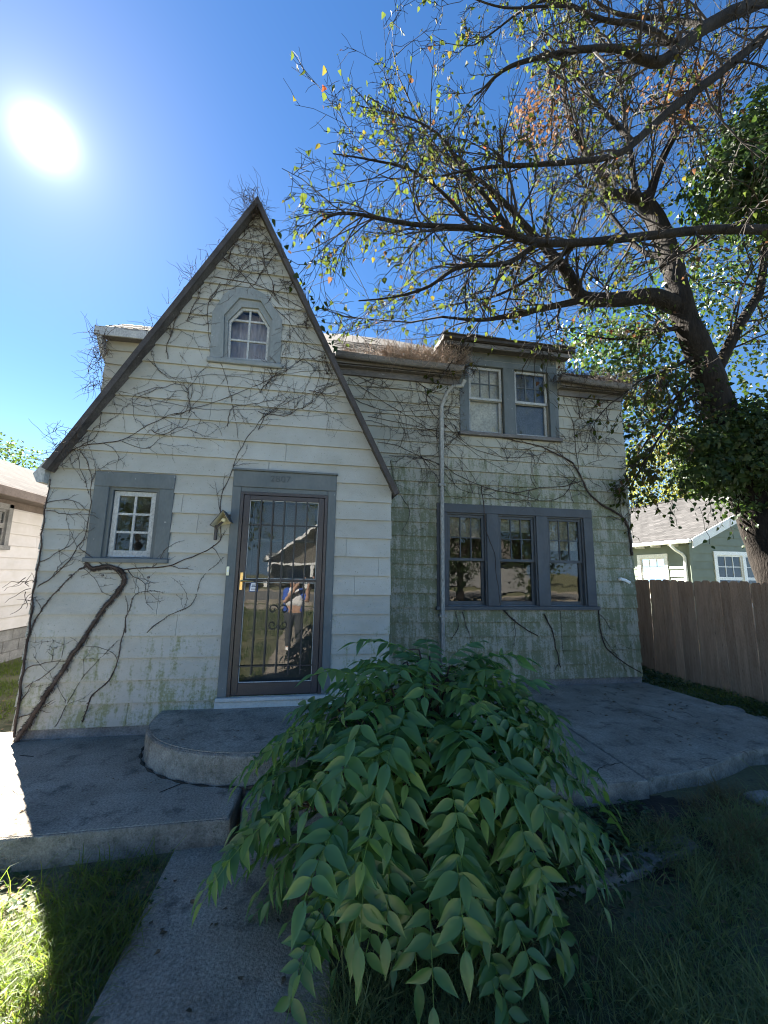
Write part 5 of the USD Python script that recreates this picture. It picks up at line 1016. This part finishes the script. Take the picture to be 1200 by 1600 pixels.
# ---------------------------------------------------------------- grass, weeds, litter
gg = np.random.default_rng(64)
def blades(P, h, w, lean, rng):
    n = len(P); a = rng.uniform(0, 2 * math.pi, n); d = np.stack([np.cos(a), np.sin(a), 0 * a], 1); b = rng.uniform(0, 2 * math.pi, n); s = np.stack([np.cos(b), np.sin(b), 0 * b], 1) * w[:, None]
    L = (h * lean)[:, None]; z = np.array([0, 0, 1.0])
    p1, p2, p3 = P + d * L * .18 + z * h[:, None] * .45, P + d * L * .55 + z * h[:, None] * .82, P + d * L * 1.15 + z * h[:, None] * (1 - .25 * lean[:, None])
    V = np.stack([P - s * .5, P + s * .5, p1 - s * .45, p1 + s * .45, p2 - s * .32, p2 + s * .32, p3], 1).reshape(-1, 3)
    F = (np.array([[0, 1, 3], [0, 3, 2], [2, 3, 5], [2, 5, 4], [4, 5, 6]])[None] + 7 * np.arange(n)[:, None, None]).reshape(-1, 3); return V, F
def patch(poly, n, hmean, rng, w=.0045, tuft=0, holes=None):
    x0, y0, x1, y1 = poly.bounds; P = np.c_[rng.uniform(x0, x1, n * 2), rng.uniform(y0, y1, n * 2)]
    if tuft: c = np.c_[rng.uniform(x0, x1, tuft), rng.uniform(y0, y1, tuft)]; P = c[rng.integers(0, tuft, n * 2)] + rng.normal(size=(n * 2, 2)) * .045
    ok = shapely.contains_xy(poly, P[:, 0], P[:, 1]); P = P[ok][:n]; den = meshkit.fbm(np.c_[P * 1.8, 0 * P[:, :1]], 3, 12); keep = rng.uniform(0, 1, len(P)) < np.clip((den - .28) * 3.2, .05, 1); P = P[keep]
    z = ground_z(P[:, 0], P[:, 1]) - .004; h = hmean * rng.uniform(.45, 1.5, len(P)) * (.6 + .8 * meshkit.noise(np.c_[P * 3, 0 * P[:, :1]], 4)); return blades(np.c_[P, z], h, w * rng.uniform(.6, 1.4, len(P)), rng.uniform(.4, 1.6, len(P)), rng)
leftp = Polygon([(-2.9, 1.2), (-.765, 1.2), (-.755, 2.74), (-2.9, 2.72)])
tag(obj('grass', patch(leftp, 26000, .085, gg), 'grass_blade'), 'grass between the raised platform and the walk, lit by the sun at the left', 'grass', kind='stuff')
obj('dry_grass', patch(Polygon([(-1.5, 2.0), (-.80, 1.4), (-.79, 2.76), (-1.6, 2.74)]), 1800, .05, gg), 'dry_grass', None, label='sparse dry grass along the walk', cat='grass', kind='stuff')
rp = Polygon([(.10, .9), (5.9, .9), (5.9, 3.2), (4.2, 3.05), (3.4, 2.72), (2.2, 2.6), (1.4, 2.2), (.10, 1.9)])
obj('grass', patch(rp, 60000, .10, gg), 'pale_lifted_grass', None, label='rough uncut grass right of the shrub', cat='grass', kind='stuff')
obj('grass', patch(rp, 9000, .17, gg, .004, 90), 'pale_lifted_grass', None, label='taller tufts of grass in the right lawn', cat='grass', kind='stuff')
obj('dry_grass', patch(Polygon([(1.4, 2.0), (5.9, 2.0), (5.9, 3.3), (2.7, 2.85)]), 8000, .13, gg, .004, 90), 'dry_grass', None, label='dry grass stalks in front of the patio', cat='grass', kind='stuff')
obj('grass', patch(Polygon([(-7, -7.9), (9, -7.9), (9, .6), (-7, .6)]).difference(sbox(-.8, -4, .14, 1)).difference(sbox(-7.5, -8, -4.3, -4)), 34000, .09, gg, .012), 'grass_blade', None, label='sunlit lawn behind the camera, mirrored in the door glass', cat='grass', kind='stuff')
fp = Polygon([(-5.4, 5.3), (-2.95, 5.3), (-2.95, 14), (-5.4, 14)])
obj('grass', patch(fp, 26000, .06, gg, .008), 'grass_blade', None, label='shaded grass strip between the two houses at left', cat='grass', kind='stuff')
fp = Polygon([(4.95, 5.6), (6.08, 4.0), (6.08, 10), (4.95, 10)])
def cover(poly, n, size, rng, hmax=.07):
    x0, y0, x1, y1 = poly.bounds; P = np.c_[rng.uniform(x0, x1, n * 2), rng.uniform(y0, y1, n * 2)]; P = P[shapely.contains_xy(poly, P[:, 0], P[:, 1])][:n]
    den = meshkit.fbm(np.c_[P * 2.2, 0 * P[:, :1]], 3, 17); P = P[rng.uniform(0, 1, len(P)) < np.clip((den - .32) * 4, .08, 1)]; m = len(P); Q = np.c_[P, ground_z(P[:, 0], P[:, 1]) + rng.uniform(.01, hmax, m)]; ax = unit(rng, m) * [1, 1, .3]; return spread(Q, ax, unit(rng, m) * .5 + [0, 0, 1], size * rng.uniform(.6, 1.4, m), LEAF6)
obj('ground_cover', cover(Polygon([(4.75, 6.6), (5.0, 4.2), (5.6, 3.2), (6.08, 3.0), (6.08, 8.5), (4.95, 8.5)]), 9000, .05, gg), 'cover_leaf', None, label='low ivy along the foot of the board fence', cat='ground cover', kind='stuff')
obj('ground_cover', cover(Polygon([(1.2, 2.15), (2.3, 2.35), (2.7, 2.6), (2.4, 2.88), (1.3, 2.9)]), 2600, .04, gg), 'cover_leaf', None, label='low weeds on bare soil in front of the patio', cat='ground cover', kind='stuff')
obj('grass', patch(Polygon([(4.75, 6.6), (5.2, 3.4), (6.08, 2.8), (6.08, 8.5), (4.95, 8.5)]), 9000, .07, gg), 'grass_blade', None, label='grass at the foot of the board fence', cat='grass', kind='stuff')
v, f = sheet(.6, 3.6, 2.0, 3.2, .04, lambda X, Y: ground_z(X, Y) + .006); cq = v[f].mean(1); f = f[((cq[:, 0] - 1.9) / 1.15) ** 2 + ((cq[:, 1] - 2.68) / .42) ** 2 + 1.1 * (meshkit.fbm(np.c_[cq[:, :2] * 4, 0 * cq[:, :1]], 3, 2) - .5) < 1]; us, iv_ = np.unique(f, return_inverse=True); v, f = v[us], iv_.reshape(f.shape); MB().add(v, f).build('bare_soil', 'soil', None, True, kind='structure')
obj('weeds', cover(Polygon([(-1.6, 1.9), (-.76, 1.6), (-.74, 2.78), (-1.7, 2.78)]), 1500, .035, gg, .05), 'cover_leaf', None, label='small broad-leaved weeds beside the walk at the platform', cat='weeds', kind='stuff')
obj('weeds', cover(Polygon([(.10, 1.1), (3.5, 1.1), (4.5, 2.8), (1.2, 2.2), (.1, 1.9)]), 2600, .035, gg, .06), 'cover_leaf', None, label='broad-leaved weeds in the grass right of the shrub', cat='weeds', kind='stuff')
v, f = sheet(-1.55, -.80, 1.9, 2.79, .05, lambda X, Y: ground_z(X, Y) + .003); 
# stones by the patio and the fence
for i, (x, y, s) in enumerate([(4.95, 4.95, .10), (5.2, 4.45, .13), (5.5, 3.95, .16), (5.32, 4.2, .08), (5.75, 3.7, .13), (3.45, 2.78, .09), (2.75, 2.62, .035)]):
    b = trimesh.creation.icosphere(2, 1.0); b.vertices *= (.75 + .5 * meshkit.noise(b.vertices * 1.4 + i * 5, i))[:, None] * s * np.array([1.25, .9, .55]); b.apply_translation([x, y, .02 + s * .15]); obj('stone', b, 'stone', None, True, label=('small rounded stone at the back corner of the patio', 'grey stone beside the patio edge near the fence', 'largest flat stone between patio and fence', 'small stone wedged beside the largest flat one', 'pale stone nearest the fence boards', 'mossy stone under the front edge of the patio', 'tiny white stone in the grass before the patio')[i], cat='stone')
# fallen leaves and twigs
def litter(n, fz, box, size, rng): P = np.c_[rng.uniform(box[0], box[1], n), rng.uniform(box[2], box[3], n), np.full(n, fz) + rng.uniform(.003, .012, n)]; return spread(P, unit(rng, n) * [1, 1, .15], unit(rng, n) * .25 + [0, 0, 1], size * rng.uniform(.5, 1.3, n), LEAF6)
mb = MB(); mb.add(*litter(70, .15, (-.3, 2.5, 3.0, 5.4), .045, gg)); mb.add(*litter(70, .137, (2.7, 4.8, 3.4, 5.4), .045, gg)); mb.add(*litter(150, .15, (1.0, 3.2, 4.9, 5.45), .035, gg)); mb.build('fallen_leaves', 'leaf_litter', None, label='dead leaves scattered over the patio slabs', cat='leaves', kind='stuff')
mb = MB(); mb.add(*litter(26, .17, (-3.2, -.6, 2.9, 4.2), .028, gg)); mb.add(*litter(60, .17, (-1.6, -.5, 3.3, 3.6), .015, gg)); mb.add(*litter(14, .378, (-1.2, .4, 3.4, 4.2), .03, gg)); mb.build('fallen_leaves', 'leaf_litter', None, label='few bits of leaf on the platform and the round step', cat='leaves', kind='stuff')
mb = MB(); mb.add(*litter(40, .03, (-.75, .1, .9, 2.7), .03, gg)); mb.build('fallen_leaves', 'leaf_litter', None, label='few small dead leaves on the narrow front walk', cat='leaves', kind='stuff')
mb = MB(); mb.add(*litter(420, .01, (1.2, 5.5, 1.6, 2.9), .04, gg)); mb.build('fallen_leaves', 'leaf_litter', None, label='dead leaves in the rough grass right of the shrub', cat='leaves', kind='stuff')
mb = MB(); mb.add(*litter(500, .0, (-6, -2.9, 4.4, 6.4), .05, gg)); mb.add(*litter(200, .005, (-1.7, -.8, 2.2, 2.75), .035, gg)); mb.build('fallen_leaves', 'leaf_litter', None, label='leaf litter on the ground at the left corner of the house', cat='leaves', kind='stuff')
mb = MB()
for _ in range(26): p = np.array([gg.uniform(-.2, 4.6), gg.uniform(3.1, 5.3), .157]); a = gg.uniform(0, 6.28); l = gg.uniform(.05, .2); mb.tube([p, p + [math.cos(a) * l * .5, math.sin(a) * l * .5, .006], p + [math.cos(a + .2) * l, math.sin(a + .2) * l, 0]], .002, 4)
for x, y, a, l in ((-1.0, 3.2, .7, .16), (-2.2, 3.9, 2.9, .12)): p = np.array([x, y, .175]); mb.tube([p, p + [math.cos(a) * l, math.sin(a) * l, .004]], .003, 4)
mb.build('fallen_twigs', 'twig_bark', None, label='thin dead twigs lying on the slabs', cat='twigs', kind='stuff')
# dark crack of soil where the round step meets the platform
t = np.linspace(math.pi * 1.02, math.pi * 1.62, 40); C = np.c_[-.33 + 1.075 * np.cos(t), 4.05 + .857 * np.sin(t), np.full(40, .168)]; MB().tube(C, .012 + .006 * np.sin(np.arange(40) * 1.7), 5).build('soil_crack', 'soil', None, True, kind='structure')

g = np.random.default_rng(5)
def crack(pts, z, w):
    P = spline([(x, y, z) for x, y in pts], 10 * len(pts)); P[:, :2] += g.normal(size=(len(P), 2)) * .006; m = MB(); d = np.gradient(P, axis=0); s = np.stack([-d[:, 1], d[:, 0], 0 * d[:, 0]], 1); s /= np.linalg.norm(s, axis=1, keepdims=True); ww = (w * g.uniform(.3, 1.2, len(P)))[:, None]; n = len(P); i = np.arange(n - 1)
    m.add(np.vstack([P - s * ww, P + s * ww]), np.stack([i, i + 1, n + i + 1, n + i], 1)); return m
c = MB()
for pts_, z, w in (([(-3.4, 3.6), (-2.7, 3.35), (-2.2, 3.45), (-1.9, 3.3)], .174, .003), ([(1.0, 3.0), (1.1, 3.5), (1.4, 4.2), (1.35, 5.2)], .151, .003), ([(3.9, 3.35), (3.7, 4.2), (3.95, 5.3)], .138, .003), ([(2.2, 2.98), (2.35, 3.15), (2.62, 3.22)], .151, .006)):
    c.tm(trimesh.Trimesh(*crack(pts_, z, w).arr(), process=False))
c.build('crack', 'soil', None, kind='structure')
# ---------------------------------------------------------------- the person taking the picture, mirrored in the door
import manifold3d as m3
def sph(c, r): return m3.Manifold.sphere(float(r), 20).translate([float(x) for x in c])
def chain(js):
    """hull from joint to joint: js = [(point, radius), ...]"""
    return [m3.Manifold.batch_hull([sph(*a), sph(*b)]) for a, b in zip(js[:-1], js[1:])]
def soft(parts, edge, it=8):
    M = parts[0]
    for q in parts[1:]: M = M + q
    M = M.refine_to_length(edge).to_mesh(); t = trimesh.Trimesh(M.vert_properties[:, :3], M.tri_verts, process=True); trimesh.smoothing.filter_taubin(t, iterations=it); return t
plain('skin', (0.50, 0.31, 0.22), 0.5); plain('blue_cloth', (0.03, 0.09, 0.42), 0.8); plain('white_cloth', (0.72, 0.72, 0.72), 0.8); plain('dark_cloth', (0.05, 0.055, 0.06), 0.8); plain('hair_auburn', (0.22, 0.10, 0.05), 0.6); plain('phone_black', (0.02, 0.02, 0.02), 0.3); plain('eye_white', (0.7, 0.7, 0.7), 0.3)
PX, PYY = -0.42, -0.42
o = np.array([PX, PYY, 0.0]); A_ = lambda x, y, z: o + np.array([x, y, z]) * .86
pers = thing('person', 'person in blue shirt and dark trousers raising a phone, mirrored in the door glass', 'person')
hand_r, hand_l = np.array([-0.075, -0.115, 1.56]), np.array([-0.235, -0.125, 1.55])
def hand(c, side):
    """palm and five bent fingers closing on the phone"""
    L = [m3.Manifold.batch_hull([sph(c + [0, -.03, -.035], .020), sph(c + [side * .02, -.02, .03], .016), sph(c + [side * -.005, -.03, .035], .016), sph(c + [side * .03, -.02, -.02], .016)])]
    for k, ln in enumerate((.040, .046, .043, .034)):
        b = c + [side * .018, -.02, .034 - .021 * k]; L += chain([(b, .0095), (b + [side * -.006, .022, .002], .009), (b + [side * -.022, .022 + ln * .35, .001], .008), (b + [side * -.034, .020 + ln * .28, 0], .0072)])
    b = c + [side * .0, -.035, -.02]; L += chain([(b, .012), (b + [side * -.028, -.004, .018], .010), (b + [side * -.044, .002, .036], .0085)])
    return L
S_r, S_l = A_(.185, .0, 1.40), A_(-.185, .0, 1.40); E_r, E_l = A_(.30, .10, 1.20), A_(-.20, .12, 1.16)
body = chain([(A_(0, .0, 1.40), .062), (A_(0, .015, 1.50), .052), (A_(0, .035, 1.60), .07)]) + [m3.Manifold.batch_hull([sph(A_(0, .03, 1.66), .088), sph(A_(0, .05, 1.60), .07), sph(A_(0, .075, 1.555), .045), sph(A_(0, .02, 1.70), .078)])]
body += [m3.Manifold.batch_hull([sph(A_(-.13, 0, 1.38), .075), sph(A_(.13, 0, 1.38), .075), sph(A_(-.11, .02, 1.12), .10), sph(A_(.11, .02, 1.12), .10)]), m3.Manifold.batch_hull([sph(A_(-.11, .02, 1.12), .10), sph(A_(.11, .02, 1.12), .10), sph(A_(-.10, 0, .93), .115), sph(A_(.10, 0, .93), .115)])]
for S, E, Hh, sd in ((S_r, E_r, hand_r, 1), (S_l, E_l, hand_l, -1)):
    body += chain([(S, .058), (E, .042), (Hh + [0, -.045, -.045], .028)]) + hand(Hh, sd)
for sd in (-1, 1): body += chain([(A_(sd * .10, 0, .90), .10), (A_(sd * .11, .02, .50), .062), (A_(sd * .115, -.01, .26), .055), (A_(sd * .115, -.02, .09), .038), (A_(sd * .12, .10, .055), .032)])
for sd in (-1, 1): body += [sph(A_(sd * .088, .02, 1.645), .022)]
body += chain([(A_(0, .115, 1.665), .010), (A_(0, .138, 1.63), .015)])
bt = soft(body, .012); bod = obj('body', bt, 'skin', pers, True)
for sd in (-1, 1):
    e = trimesh.creation.icosphere(2, .012); e.apply_translation(A_(sd * .033, .106, 1.665)); obj('eye', e, 'eye_white', bod, True)
    e = trimesh.creation.icosphere(2, .006); e.apply_translation(A_(sd * .033, .1145, 1.665)); obj('iris', e, 'phone_black', bod, True)
obj('mouth', soft(chain([(A_(-.02, .108, 1.585), .006), (A_(0, .113, 1.584), .007), (A_(.02, .108, 1.585), .006)]), .006, 3), 'red_leaf', bod, True)
hair = [m3.Manifold.batch_hull([sph(A_(0, .005, 1.70), .098), sph(A_(0, -.03, 1.64), .09)])] + [m3.Manifold.batch_hull([sph(A_(sd * .075, -.01, 1.66), .045), sph(A_(sd * .085, -.03, 1.46), .035)]) for sd in (-1, 1)] + [m3.Manifold.batch_hull([sph(A_(0, -.06, 1.62), .07), sph(A_(0, -.06, 1.45), .055)])]
obj('hair', soft(hair, .015), 'hair_auburn', pers, True)
top = [m3.Manifold.batch_hull([sph(A_(-.135, 0, 1.385), .084), sph(A_(.135, 0, 1.385), .084), sph(A_(-.112, .02, 1.12), .112), sph(A_(.112, .02, 1.12), .112)])]
for S, E in ((S_r, E_r), (S_l, E_l)): top += chain([(S, .07), (S + (E - S) * .6, .06)])
obj('top', soft(top, .018), 'white_cloth', pers, True)
jk = []
for sd, S, E in ((1, S_r, E_r), (-1, S_l, E_l)): jk += [m3.Manifold.batch_hull([sph(A_(sd * .145, 0, 1.385), .088), sph(A_(sd * .13, .01, .95), .105), sph(A_(sd * .12, -.03, 1.38), .07)])] + chain([(S, .074), (S + (E - S) * .75, .062)])
obj('jacket', soft(jk, .018), 'blue_cloth', pers, True)
sh = [m3.Manifold.batch_hull([sph(A_(-.10, 0, .98), .106), sph(A_(.10, 0, .98), .106), sph(A_(-.10, 0, .86), .110), sph(A_(.10, 0, .86), .110)])] + [q for sd in (-1, 1) for q in chain([(A_(sd * .10, 0, .88), .108), (A_(sd * .11, .02, .50), .074), (A_(sd * .115, -.01, .12), .058)])]
obj('trousers', soft(sh, .018), 'dark_cloth', pers, True)
for sd in (-1, 1): obj('shoe', soft([m3.Manifold.batch_hull([sph(A_(sd * .115, -.03, .06), .05), sph(A_(sd * .12, .13, .045), .04), sph(A_(sd * .115, -.03, .035), .045)])], .014), 'white_cloth', pers, True)
ph = MB().box((-.225, -.092, 1.52), (-.085, -.083, 1.595), .003); tag(ph.build('phone', 'phone_black'), 'dark phone held up by the mirrored person', 'phone')
